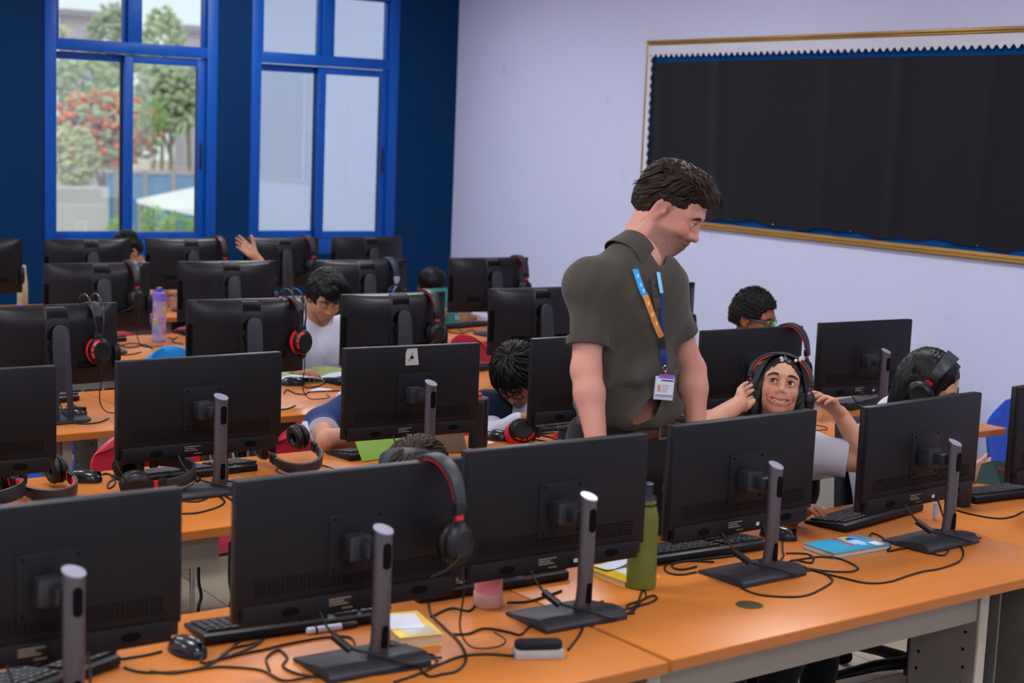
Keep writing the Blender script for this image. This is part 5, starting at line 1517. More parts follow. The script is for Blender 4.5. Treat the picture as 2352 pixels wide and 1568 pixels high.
# ================================================================== the people of the photograph
IR = Vector((.8285, -.5590, 0)); TV = Vector((-.559, -.818, .13)); UPV = Vector((0, 0, 1))
def vdir(right, toward, up): return (IR * right + TV * toward + UPV * up).normalized()
def head_at(px, py, y, lp, fwd, up, sc):
    """head centre so that the local point lp is seen at the pixel, at depth y"""
    R = basis(fwd, up); return ony(px, py, y) - R @ (Vector(lp) * sc)
def ss(a, b, x): t = np.clip((x - a) / (b - a), 0, 1); return t * t * (3 - 2 * t)
def local(V, M, sc):
    A = np.array([list(r) for r in M.inverted()]); return (V @ A[:3, :3].T + A[:3, 3]) / sc
def hair_obj(o, M, sc, f, res, m, disp=None, strands=None, name='hair'):
    f.xform(M, sc); V, Q = f.mesh(res, disp)
    inv = o.matrix_basis.inverted()
    h = mesh_obj(name, V, Q, m, o, None, inv)
    if strands is not None:
        b = strands; b.v = [inv @ (M @ (v * sc)) for v in b.v]
        s = b.build('hair_strands', m, h, smooth=180)
    return h
def short_hair(th, top=.072, side=-.005, nape=-.055, front=.05, wide=1.0, temple=.0):
    f = hair_cap(Field(), th, wide=wide)
    f.boxr((0, .135, top - .15), (.12, .135 - front, .15), None, rd=.03, k=.012, op='-')
    for s in (-1, 1): f.boxr((s * .10, .035 + temple, side - .08), (.05, .055, .08), None, rd=.02, k=.01, op='-')
    f.boxr((0, -.05, nape - .10), (.2, .2, .10), None, rd=.01, k=.01, op='-')
    f.boxr((0, .06, nape - .05), (.2, .075, .06), None, rd=.01, k=.01, op='-')
    return f

# ---------------------------------------------------------------- the standing man
def teacher():
    Y = 3.46; sc = 1.0
    fwd = vdir(.80, .30, -.56); up = (0, 0, 1)
    c = head_at(1520, 481, Y - .02, (.0755, -.008, -.010), fwd, up, sc)
    M = head_M(c, fwd, up)
    hf0 = head_field(Field(), sm=.9, open_=.5, beard=True, nose=1.15, jaw=1.06); hf0.xform(M, sc); f = Field()
    P = lambda x, y, d=0.0: ony(x, y, Y + d)
    nb = P(1460, 592, .03)
    nk = M @ Vector((0, -.03, -.045)); nn = (nb - nk).normalized(); hf0.chain([nk, nb], [.062, .064], k=.035)
    hf0.cone(M @ Vector((0, .03, -.085)), P(1486, 604, -.01), .035, .045, k=.04); hf0.plane(nb + nn * .02, nn, k=.01)
    f.chain([nk.lerp(nb, .6), nb], [.060, .063], k=.02)
    ch = Vector((.18, -.98, 0)).normalized(); cr = Vector((-.98, -.18, 0)).normalized()          # chest direction, his right
    Rb = Matrix((cr, ch, UPV)).transposed()
    sr = P(1358, 656, .03); sl = P(1513, 652, -.02)
    chest = P(1458, 705, .03); belly = P(1438, 860, .03); hip = P(1432, 990, .03)
    body = Field()
    body.ell(chest, (.152, .105, .17), Rb, k=.05); body.ell(chest + ch * .03 + UPV * -.01, (.12, .08, .11), Rb, k=.05)
    body.ell(belly, (.138, .104, .18), Rb, k=.06); body.ell(belly + ch * .03 - UPV * .04, (.11, .09, .12), Rb, k=.06)
    body.ell(hip + UPV * .03, (.143, .106, .10), Rb, k=.05)
    body.cone(sr, sl, .050, .050, k=.05); body.chain([nb - UPV * .02, chest + UPV * .06], [.056, .09], k=.05)
    for s_ in (sr, sl): body.cone(s_, nb + UPV * -.025, .050, .048, k=.05)
    f.join(body.grow(-.014))
    arms = []
    for sh, e, w, fd in ((sr, P(1346, 850, -.03), P(1372, 1030, -.13), (.10, -.35, -1)), (sl, P(1588, 850, -.03), P(1600, 985, -.09), (.05, -.2, -1))):
        f.chain([sh, sh.lerp(e, .5), e], [.041, .044, .041], k=.03); f.chain([e, e.lerp(w, .3), w], [.041, .042, .028], k=.02)
        mir = -1 if sh is sr else 1
        f.chain([w], [.03]) if False else None
        hand_field(f, hand_matrix(w, fd, cr if mir == -1 else -cr), 1.0, mir=mir, curl=(.3, .35, .4, .45), thumb=(.1, .1))
        arms.append((sh, e, w))
    legs = Field(); 
    for s in (1, -1):
        hp = hip + cr * s * .085 - UPV * .03; kn = Vector((hp.x, hp.y, .50)) + cr * s * .015 + ch * .02; an = Vector((kn.x, kn.y, .085)) - ch * .02
        legs.chain([hp, kn], [.092, .064], k=.04); legs.chain([kn, kn.lerp(an, .3), an], [.060, .060, .040], k=.03)
    f.join(legs)
    for s in (1, -1):
        an = Vector((hip.x, hip.y, .06)) + cr * s * .10; f.cone(an, an + ch * .16 - UPV * .022, .038, .032, k=.03)
    skin = '#c98f7d'
    def rec(V, col):
        L = local(V, M, sc); x, y, z = L.T
        near = (np.abs(x) < .11) & (z > -.16) & (z < .15) & (y > -.12)
        b = np.where(near, ss(-.032, -.055, z - .38 * np.maximum(0, .055 - y) * -.0 - .10 * (y - .06)) * ss(-.012, .012, y + .10 * (z + .06)) * ss(.125, .105, y) , 0)
        sb = ss(.014, .002, np.abs(y - .004 - .3 * (z + .02))) * ss(-.06, -.03, z) * ss(.035, .01, z) * (np.abs(x) > .055) * near
        mo = ss(.010, .004, np.abs(z + .0605)) * ss(.035, .02, np.abs(x)) * ss(.075, .085, y) * near * .6
        under = ss(-.145, -.10, z)
        b = np.maximum(np.maximum(b * under, sb * .7), mo)
        lip = (col[:, 0] > col[:, 1] * 2.2)
        n = rng.uniform(.7, 1.15, len(V))
        bc = np.array(lin('#4a3129'))
        k = np.clip(b * .68 * n, 0, .8)[:, None]
        ck = ss(.03, .0, np.hypot(np.abs(x) - .045, z + .028)) * ss(.04, .06, y) * near
        col = col * (1 + ck[:, None] * np.array([.06, -.16, -.16]))
        return col * (1 - k) + bc * k
    base = (hip.x, hip.y, 0)
    o = finish('teacher', 'bearded man in a grey-brown polo shirt standing among the desks, looking down to the right', f, .0045, pal(skin, '#b0685f', skin, '#c88879'), base, recolor=rec, hf=hf0, hres=.0017)
    inv = o.matrix_basis.inverted(); Ml = inv @ M
    eyes(o, Ml, sc, brow=m_brow2, look=(0, .8, -.5), browh=-.002, bt=1.3); teeth(o, Ml, sc)
    # hair: wavy on top, shorter at the back and sides
    hf = short_hair(.010, top=.064, side=.018, nape=-.060, front=.052)
    hf.ell((0, .01, .088), (.066, .090, .040), k=.02); hf.ell((0, .070, .082), (.052, .034, .032), k=.015); hf.ell((0, -.075, .05), (.066, .045, .06), k=.02)
    hf.boxr((0, .15, -.032), (.13, .078, .082), None, rd=.02, k=.012, op='-')
    for s in (-1, 1): hf.boxr((s * .10, .02, -.085), (.05, .055, .085), None, rd=.02, k=.01, op='-')
    r = random.Random(5); st = MB()
    def lk(i):
        a = r.uniform(-1, 1); y0 = r.uniform(-.09, .075); s = 1 if a > 0 else -1
        x0 = a * .058; z0 = .131 - .55 * x0 * x0 * 14 - 2.2 * (y0 - .0) ** 2
        q = [(x0, y0, z0 - .004)]
        for k in range(1, 5):
            q.append((x0 + s * .004 * k + r.uniform(-.004, .004), y0 + .012 * k, z0 + .004 * math.sin(k * 1.4 + i) - .0009 * k * k - max(0, y0 + .012 * k - .05) * .30))
        return q
    locks(st, 240, lk, .0052)
    def lk2(i):
        s = r.choice((-1, 1, 1)); y0 = r.uniform(-.10, .05); z0 = r.uniform(.065 if y0 > -.035 else .02, .10)
        w = .088 * math.sqrt(max(.05, 1 - ((y0 + .018) / .118) ** 2 - ((z0 - .034) / .16) ** 2))
        return [(s * w, y0, z0), (s * (w + .003), y0 - .012, z0 - .018), (s * (w + .001), y0 - .026, z0 - .036)]
    locks(st, 150, lk2, .0036)
    hair_obj(o, M, sc, hf, .003, m_hairbr, lambda Pp: wob(Pp, 230, .0016, 8, 3), st)
    # polo shirt
    sf = Field()
    for sh, e, w in arms:
        d = (e - sh).normalized(); sf.cone(sh, sh + d * .24, .050, .061, k=.05)
    for sh, e, w in arms:
        d = (e - sh).normalized(); sf.boxr(sh + d * .272, (.085, .10, .085), basis(d, (0, 1, 0)), rd=.004, k=.003, op='-')
    sf.join(body.grow(.014)); sf.ell(hip + UPV * .075 + ch * .034, (.128, .094, .075), Rb, k=.05)
    hem = hip.z + .028
    sf.plane((0, 0, hem), (0, 0, -1), k=.008)
    nd = (M @ Vector((0, .0, -.05)) - nb).normalized()
    sf.cone(nb + nd * .025, nb + nd * .25 + ch * .03, .066, .12, k=.012, op='-')
    sf.cone(nb + ch * .05 + nd * .02, nb + ch * .105 - UPV * .050, .034, .010, k=.01, op='-')
    def folds(Q):
        z = Q[:, 2]; low = ss(1.42, 1.10, z)
        r = wob(Q * np.array([1, 1, .45]), 24, .0095, 6) * (.3 + .7 * low) + wob(Q * np.array([1, 1, .8]), 55, .0022, 6, 9)
        q = Q - np.array(belly); u = q @ np.array(cr)
        r += .011 * low * np.sin((u * .9 + q[:, 2] * .8) * 44 + 2 * np.sin(q[:, 2] * 14)) * ss(.16, .02, np.abs(q[:, 2] + .04))
        r -= .010 * ss(.05, .0, np.abs(z - hem - .045)) * .8
        return np.minimum(r, .006)
    m_polo = cloth_mat('taupe polo pique', '#45403a', bump=.2, bscale=900)
    shirt = add_cloth(o, 'polo_shirt', sf, .004, m_polo, folds)
    for sh, e, w in arms:
        d = (e - sh).normalized(); p0 = sh + d * .152; b = MB(); u = d.orthogonal().normalized(); v = d.cross(u)
        b.tube([inv @ (p0 - d * .002), inv @ (p0 + d * .010), inv @ (p0 + d * .022)], [.0612, .0622, .0610], 32); b.build('cuff', m_polo, shirt, smooth=60)
    collar(o, nb + nd * .01, nd, (ch + cr * -.25).normalized(), (cr + ch * .25).normalized(), m_polo, r=.079, open_=.30, h=.060)
    hitp = lambda px, py, off=.002: hit(sf, folds, px, py, off)
    # placket with buttons
    pts = [inv @ hitp(x, y, off=.004) for x, y in ((1503, 640), (1506, 665), (1510, 690), (1513, 708))]
    MB().tube(spline(pts, 4), .017, 8, flat=(.14, 1), up=tuple(ch)).build('placket', m_polo, shirt, smooth=60)
    for x, y in ((1505, 655), (1509, 678)): 
        q = inv @ hitp(x, y, off=.009); MB().ball(q, (.005, .0025, .005), 10).build('button', mat('brown button', '#2b2521', rough=.4), shirt)
    # trousers, belt, shoes
    tf = legs.grow(.016); tf.ell(hip + UPV * -.01, (.160, .118, .13), Rb, k=.05); tf.plane((0, 0, hem + .012), (0, 0, 1), k=.004)
    tf.plane((0, 0, .05), (0, 0, -1), k=.004)
    add_cloth(o, 'trousers', tf, .006, cloth_mat('black trousers cloth', '#14141a'), lambda Q: wob(Q, 26, .003))
    bz = hem - .012; bm_ = MB(); n = 40; loop = []
    hc = Vector((hip.x, hip.y, bz))
    for k in range(n):
        a = 2 * PI * k / n; loop.append(inv @ (hc + cr * math.cos(a) * .162 + ch * math.sin(a) * .120))
    belt = bm_.tube(loop, .019, 8, closed=True, flat=(1, .22), up=(0, 0, 1)).build('belt', mat('brown leather', '#4a2a20', rough=.45, var=.15, scale=30, bump=.06, bscale=300), o, smooth=60)
    bp = inv @ (hc + ch * .124 + cr * -.035); q = MB()
    for dx, dz, hx, hz in ((-.022, 0, .003, .021), (.022, 0, .003, .021), (0, .020, .024, .003), (0, -.020, .024, .003)):
        q.box(bp + cr * dx + UPV * dz, (hx * 2, .006, hz * 2), Rz(math.atan2(ch.y, ch.x) + PI / 2))
    q.build('buckle', mat('brushed steel', '#c9c3b6', rough=.3, metal=1), belt)
    for a in (.9, 1.95, 2.6):
        q = inv @ (hc + cr * math.cos(a) * .167 + ch * math.sin(a) * .125); MB().box(q, (.012, .008, .05), Rz(math.atan2(ch.y, ch.x) + PI / 2 + (a - PI / 2))).build('belt_loop', mat('black trousers cloth'), belt, bevel=.001)
    for s in (1, -1):
        an = Vector((hip.x, hip.y, .055)) + cr * s * .10
        q = Field(); q.cone(an - ch * .04, an + ch * .17 - UPV * .012, .048, .040, k=.02); q.plane((0, 0, .004), (0, 0, -1)); add_cloth(o, 'shoe', q, .008, m_shoe)
    # lanyard with card
    m1 = mat('sky blue ribbon', '#1a9be0', rough=.55); m2 = mat('orange ribbon', '#d08237', rough=.55); m3 = mat('navy ribbon', '#142a6b', rough=.55); m4 = mat('pale blue ribbon', '#7fc6ee', rough=.55)
    def ribbon(name, pxs, m, par, w=.0095, off=.006):
        pp = [inv @ hitp(x, y, off=off) for x, y in pxs]
        return MB().tube(spline(pp, 5), w, 6, flat=(.13, 1), up=tuple(ch * .9 + TV * .6)).build(name, m, par, smooth=50)
    ly = ribbon('lanyard', [(1459, 618), (1468, 645), (1476, 668), (1482, 678)], m1, o)
    ribbon('lanyard_band', [(1482, 677), (1491, 702), (1503, 735), (1513, 760), (1520, 774)], m2, ly)
    ribbon('lanyard_band', [(1512, 625), (1516, 650), (1520, 673)], m4, ly, .006); ribbon('lanyard_band', [(1520, 672), (1521, 700), (1521, 735), (1521, 765)], m3, ly, .005)
    m_print = mat('pale ribbon print', '#bfd7ea', rough=.6); m_print2 = mat('pale orange print', '#e6c09a', rough=.6)
    for x, y, mm in ((1465, 634, m_print), (1472, 655, m_print), (1478, 668, m_print), (1489, 697, m_print2), (1499, 722, m_print2), (1507, 743, m_print2)):
        q = inv @ hitp(x, y, off=.0085); MB().box(q, (.006, .0008, .011), Rz(-.9)).build('ribbon_print', mm, ly)
    ribbon('lanyard_buckle', [(1519, 775), (1521, 790), (1523, 801)], m_black, ly, .011, .010); ribbon('lanyard_strap', [(1523, 802), (1524, 820), (1526, 836)], mat('deep blue strap', '#0a2a78', rough=.5), ly, .011, .008)
    rg = inv @ hitp(1527, 846, off=.010); MB().tube([rg + Vector((.008 * math.cos(a), 0, .008 * math.sin(a))) for a in [2 * PI * k / 14 for k in range(14)]], .0012, 6, closed=True).build('ring', m_chrome, ly)
    cc = hitp(1526, 889, off=.016); n_ = (-Vector(ray(1526, 889)).normalized() * .55 + ch * .6).normalized(); Rr = basis(-n_, (.10, 0, 1))
    def cb(nm, mm, x0, z0, x1, z1, y0, y1): 
        b = MB().span((x0, y0, z0), (x1, y1, z1)); b.v = [inv @ (Rr @ v + cc) for v in b.v]; return b.build(nm, mm, ly)
    cb('badge_holder', mat('clear badge holder', '#c9cad8', rough=.2), -.030, -.036, .030, .030, 0, .003)
    cb('id_card', m_paper, -.027, -.026, .027, .024, -.001, 0)
    cb('card_print', mat('purple card strip', '#7d63c9', rough=.5), -.020, .024, .028, .036, -.0005, .002)
    cb('card_print', mat('navy print', '#2a2f55', rough=.5), -.012, .017, .026, .021, -.0016, -.001)
    cb('card_photo', mat('portrait print', '#c98f7d', rough=.5, var=.3, scale=300), -.022, -.014, -.012, .006, -.0016, -.001)
    for k in range(4): cb('card_print', mat('grey print', '#8c8fa0', rough=.5), -.008, .004 - k * .006, .014 - k * .002, .0062 - k * .006, -.0016, -.001)
    cb('card_print', mat('slate print', '#8f94ad', rough=.5), -.027, -.026, .027, -.021, -.0016, -.001)
    cb('badge_clip', m_red2, -.002, .028, .002, .046, -.001, .001)
teacher()

# ---------------------------------------------------------------- long hair for the two girls
def long_hair(o, M, sc, r, open_r=(.060, .085, .103), open_c=(0, .105, -.022), length=.20, n=170, side=.088, out=.0):
    f = hair_cap(Field(), .010)
    f.ell((0, -.050, -.06), (.083, .060, .13), k=.04)
    for s in (-1, 1):
        f.chain([(s * .070, .012, .055), (s * side, .012, -.03), (s * (side + out), .022, -.10), (s * (side - .008 + out), .030, -length)], [.024, .026, .028, .020], k=.03)
    f.ell(open_c, open_r, k=.012, op='-')
    st = MB()
    def lk(i):
        s = r.choice((-1, 1)); y0 = r.uniform(-.085, .056); t = (y0 + .085) / .153; e = r.uniform(-.012, .012)
        zt = .122 - 2.4 * (y0 + .01) ** 2; yb = -.06 + .105 * t + e; L = -length * r.uniform(.75, 1.08)
        xs = side + .016 - .05 * max(0, .35 - t); fr = .020 * max(0, t - .8) / .2
        return [(s * .004, y0, zt), (s * .045, y0 - .002, zt - .012), (s * (.080 - fr), y0 * .8 + yb * .2, .055), (s * (xs - fr * .3), yb, -.02), (s * (xs + out), yb + .004, -.10), (s * (xs - .012 + out + r.uniform(-.01, .01)), yb + .01 + r.uniform(-.01, .01), L)]
    locks(st, n, lk, .0032)
    h = hair_obj(o, M, sc, f, .004, m_hairb, lambda Q: wob(Q * np.array([1, 1, .25]), 240, .0016, 8), st)
    return h
def wear(style, label, M, sc, tilt=0.0, up=.127, dy=-.005):
    A = M @ Matrix.Translation(Vector((0, dy * sc, up * sc))) @ Matrix.Rotation(tilt, 4, 'X')
    h = headset(style, label, M=A, cabled=False, group='headsets being worn'); h.scale = (1.22, 1.1, .80); return h

# ---------------------------------------------------------------- the smiling girl
def girl():
    sc = .885; fwd = vdir(-.06, 1.0, .36); up = Vector((0, 0, 1)) + IR * .115
    c = head_at(1796, 880, 3.46, (0, .0735, -.002), fwd, up, sc)
    rw = ony(1700, 925, 3.44); re = ony(1592, 1000, 3.36); lw = ony(1928, 948, 3.42); le = ony(1998, 1062, 3.34)
    M0 = head_M(c, fwd, up)
    earR = M0 @ Vector((.105, .005, -.02)); earL = M0 @ Vector((-.105, .005, -.02))
    def rec(V, col):
        L = local(V, M0, sc); x, y, z = L.T; near = (np.abs(x) < .1) & (np.abs(z) < .13) & (y > 0)
        ck = ss(.03, .0, np.hypot(np.abs(x) - .042, z + .03)) * near
        uy = ss(.016, .0, np.abs(z + .004)) * ss(.026, .012, np.abs(np.abs(x) - .031)) * near * ss(.05, .07, y)
        return col * (1 + ck[:, None] * np.array([.05, -.08, -.10])) * (1 - uy[:, None] * np.array([.25, .32, .35]))
    o, M, bn, fr, nd = seated('girl', 'smiling girl with long black hair, hands at her headset, looking up at the man', c, fwd, up, sc, '#c99276', '#b4695d', res=.0036, hres=.0016, yaw=-.35,
        hands=(rw, lw), elbows=(re, le), hdir=(earR - rw + UPV * .02, earL - lw + UPV * .07), hback=(-TV * .8 - IR * .5, -TV * .5 + IR * .9), curl=((.2, .25, .3, .3), (.25, .45, .5, .55)), thumb=(-.35, .1),
        sm=1.0, headkw=dict(open_=1.0, wide=.98, jaw=.88), shirt=cloth_mat('white grey T-shirt cotton', '#c4c1cf', bump=.06), sleeve=.115, seat=(3.50, 3.70, .46), recolor=rec, shoulder=.15, browh=.001, bt=1.0, eyelook=(-.42, .85, .42) if False else (.24, .95, .08))
    inv = o.matrix_basis.inverted(); Ml = inv @ M
    teeth(o, Ml, sc, z=-.0722)
    long_hair(o, M, sc, random.Random(3), open_r=(.067, .088, .096), length=.21, side=.078, out=.012, n=420)
    m_pearl = mat('pearl hair clip', '#d9cfd6', rough=.15, spec=.8)
    for x, y in ((1794, 822), (1796, 827), (1828, 828), (1839, 822), (1838, 826)):
        p = ony(x, y, 3.40); MB().ball(inv @ p, .0055, 10).build('hair_clip', m_pearl, o)
    wear('pad', 'red-lined headset worn by the smiling girl', M, sc, tilt=.12, up=.128, dy=-.03)
    sf = MB(); 
    p = ony(1949, 958, 3.30)
    return o, M
girl()

# ---------------------------------------------------------------- girl looking down at a green book
def girl_reading():
    sc = .92; fwd = vdir(.78, .32, -.48); up = (0, 0, 1)
    c = head_at(2122, 893, 3.44, (.080, -.006, -.012), fwd, up, sc)
    bk = ony(2281, 1058, 3.36)
    o, M, bn, fr, nd = seated('girl3', 'girl with black hair and headset, head bent over a green book beside the white wall', c, fwd, up, sc, '#c2937a', res=.0045, yaw=.35,
        hands=(ony(2222, 1095, 3.40), ony(2300, 1112, 3.46)), elbows=(ony(2120, 1120, 3.45), ony(2350, 1180, 3.6)), hdir=((.75, -.15, .35), (-.2, -.5, .5)), hback=((-.3, -.9, .3), (.3, -.7, -.4)), curl=((.25, .3, .35, .4),) * 2, thumb=(-.1, .2),
        shirt=m_whiteshirt, seat=(4.05, 3.55, .47), headkw=dict(wide=.98, lid=.3), bt=.9)
    long_hair(o, M, sc, random.Random(9), open_r=(.064, .086, .098), open_c=(0, .108, -.022), length=.17, side=.076, n=420)
    wear('pad', 'red-lined headset worn by the girl with the green book', M, sc, tilt=-.12, up=.128, dy=.012)
    # the book: two halves meeting in a raised fold
    t = thing('book', 'dark green book held open by the girl at the right', 'book', bk)
    m_gc = mat('dark green cover', '#0d3a34', rough=.4); m_pg = mat('cream pages', '#cdb07c', rough=.8, var=.1, scale=2, stretch=(1, 1, 200))
    yv = Vector((-.15, -.55, -.80)).normalized()                                  # from the head of the book towards its foot
    for s in (-1, 1):
        xv = (IR * s * .9 + UPV * -.42 + TV * -.1); xv = (xv - yv * xv.dot(yv)).normalized(); nv = xv.cross(yv); nv = nv if nv.dot(TV) > 0 else -nv
        R = Matrix((xv, yv, nv)).transposed()
        MB().box(R @ Vector((.058, .09, .0)), (.116, .18, .002), R).build('cover', m_gc, t)
        MB().box(R @ Vector((.056, .089, -.010)), (.110, .176, .018), R).build('page_block', m_pg, t)
        if s == 1:
            b = MB()
            for k, (x, y) in enumerate(((.015, .030), (.03, .036), (.045, .034), (.06, .028), (.035, .046))): b.ball(R @ Vector((x, y, .0018)), (.010, .007, .0012), 8, R)
            b.build('cover_drawing', mat('dark red print', '#7a1f24', rough=.5), t)
girl_reading()

# ---------------------------------------------------------------- boys
def boy_white():
    sc = .93; fwd = vdir(.40, .85, -.62); up = Vector((0, 0, 1)) + IR * .05
    c = head_at(757, 722, 6.32, (0, .106, -.038), fwd, up, sc)
    o, M, bn, fr, nd = seated('boy5', 'boy in a white shirt reading a picture book between two computers', c, fwd, up, sc, '#a87358', '#9a5f50', res=.0042, yaw=.12,
        hands=(ony(682, 852, 6.12), ony(800, 858, 6.12)), elbows=(ony(650, 850, 6.38), ony(850, 840, 6.4)), hdir=((.4, -.8, 0), (-.4, -.8, 0)), sleeve=.45, headkw=dict(wide=.95, jaw=.93, lid=.4), seat=(3.28, 6.56, .46), bt=1.2, shoulder=.17, eyelook=(0, .75, -.6))
    b_ = fr
    collar(o, bn + nd * .018, nd, fr[3], fr[2], m_whiteshirt, r=.080, open_=.45, h=.042)
    inv = o.matrix_basis.inverted()
    hp = lambda x, y, off: inv @ hit(*SURF['boy5'], x, y, off, 5.6)
    MB().tube(spline([hp(x, y, .003) for x, y in ((735, 772), (738, 790), (742, 812), (750, 838), (756, 850))], 4), .013, 8, flat=(.16, 1), up=tuple(TV)).build('placket', m_whiteshirt, o, smooth=60)
    for x, y in ((737, 785), (743, 812), (752, 838)): MB().ball(hp(x, y, .006), (.0045, .002, .0045), 10).build('button', m_paper, o)
    b = MB(); q = [hp(x, y, .004) for x, y in ((756, 800), (776, 796), (776, 832), (758, 836))]; n_ = inv.to_3x3() @ (TV * .002); b.add(q + [v + n_ for v in q], [(3, 2, 1, 0), (4, 5, 6, 7), (0, 1, 5, 4), (1, 2, 6, 5), (2, 3, 7, 6), (3, 0, 4, 7)]); b.build('pocket', m_whiteshirt, o)
    hf = short_hair(.018, top=.048, side=-.02, nape=-.06, front=.058); hf.ell((0, .02, .088), (.070, .085, .040), k=.02)
    hf.ell((-.018, .082, .055), (.055, .022, .036), k=.02)
    r = random.Random(2); st = MB()
    def lk(i):
        x0 = r.uniform(-.065, .07); y0 = r.uniform(-.06, .06); z0 = .137 - 9 * x0 * x0 - 2.0 * y0 * y0
        q = [(x0, y0, z0)]
        for k in range(1, 5): q.append((x0 - .010 * k + r.uniform(-.003, .003), y0 + .017 * k, z0 + .010 - .0030 * k * k - max(0, y0 + .017 * k - .07) * .8))
        return q
    locks(st, 190, lk, .0048)
    def lk2(i):
        x0 = r.uniform(-.06, .05); return [(x0 + .02, .07, .105), (x0 + .008, .098, .082), (x0 - .006, .104, .055), (x0 - .018, .100, .034 + abs(x0) * .1)]
    locks(st, 70, lk2, .0046)
    hair_obj(o, M, sc, hf, .0042, m_hairb, lambda Q: wob(Q, 140, .003, 8), st)
    # open landscape picture book
    p = onz(724, 868, DZ); t = thing('picture_book', 'open picture book of green hills on the reading boy\'s desk', 'book', (p.x, p.y + .01, DZ + .001), -.05)
    m_hill = mat('green hills print', '#7f8a4d', rough=.5, var=.45, scale=14, stretch=(1, 3, 1), detail=8); m_pale = mat('pale blue page', '#c3d6e0', rough=.5, var=.05, scale=60, stretch=(1, 9, 1))
    for s in (-1, 1):
        def pg(u, v, s=s): return (s * u * .235, (v - .5) * .27, .004 + .030 * math.sin(PI * min(1, u * 1.05)) ** .8 * (1 - .45 * u))
        MB().sheet(lambda u, v: pg(u, .32 + .68 * v), 13, 7, .004, (0, 0, -1)).build('picture_page', m_hill, t, smooth=60)
        MB().sheet(lambda u, v: pg(u, .32 * v), 13, 5, .004, (0, 0, -1)).build('lower_page', m_pale, t, smooth=60)
    MB().span((-.24, -.14, 0), (.24, .14, .003)).build('cover', mat('book board', '#8fa06a', rough=.5), t)
boy_white()

def boy_glasses():
    sc = .93; fwd = vdir(-.22, .62, -.80); up = Vector((0, 0, 1)) + IR * -.05
    c = head_at(1172, 911, 4.92, (0, .100, -.001), fwd, up, sc)
    o, M, bn, fr, nd = seated('gls', 'boy with spiky black hair and dark-framed glasses, head bent, navy jacket over white shirt', c, fwd, up, sc, '#a8745a', res=.0045, yaw=.05,
        sleeve=.45, headkw=dict(wide=.96, lid=.4), seat=(3.50, 5.16, .46), eyelook=(0, .7, -.7))
    inv = o.matrix_basis.inverted(); glasses(o, inv @ M, sc, m_blackgloss, m_red2)
    collar(o, bn + nd * .018, nd, fr[3], fr[2], m_whiteshirt, r=.078, open_=.45, h=.038)
    # open navy jacket: two front halves and sleeves
    sr, sl, br, bf, chest, seat = fr
    for s, shp in ((1, sr), (-1, sl)):
        q = Field(); q.cone(shp, shp + UPV * -.34 + br * -s * .02 + bf * .02, .085, .10, k=.03); q.cone(shp, bn + br * s * .07 - UPV * .03, .070, .045, k=.03)
        q.cone(shp, shp + br * s * .06 + UPV * -.22 + bf * .05, .068, .062, k=.03)
        q.boxr(chest + br * -s * .075 + bf * .06, (.11, .20, .4), Matrix((br, bf, UPV)).transposed(), rd=.01, k=.01, op='-')
        add_cloth(o, 'jacket_half', q, .006, m_navycloth, lambda Q: wob(Q, 30, .004))
    hf = short_hair(.020, top=.040, side=-.025, nape=-.06, front=.060)
    r = random.Random(4); st = MB()
    def lk(i):
        a = r.uniform(0, 2 * PI); t = r.uniform(.05, 1.25); w = .076 + .02; 
        d0 = (math.sin(t) * math.cos(a), math.sin(t) * math.sin(a), math.cos(t)); t2 = t + .35; d1 = (math.sin(t2) * math.cos(a + .2), math.sin(t2) * math.sin(a + .2), math.cos(t2)); t3 = t + .62; d2 = (math.sin(t3) * math.cos(a + .3), math.sin(t3) * math.sin(a + .3), math.cos(t3))
        E = lambda d, g: ((.078 + g) * d[0], -.018 + (.100 + g) * d[1], .034 + (.090 + g) * d[2])
        return [E(d0, .012), E(d1, .026), E(d2, .030 + r.uniform(-.004, .006))]
    locks(st, 300, lk, .0045)
    hair_obj(o, M, sc, hf, .0045, m_hairb, lambda Q: wob(Q, 150, .004, 8), st)
boy_glasses()

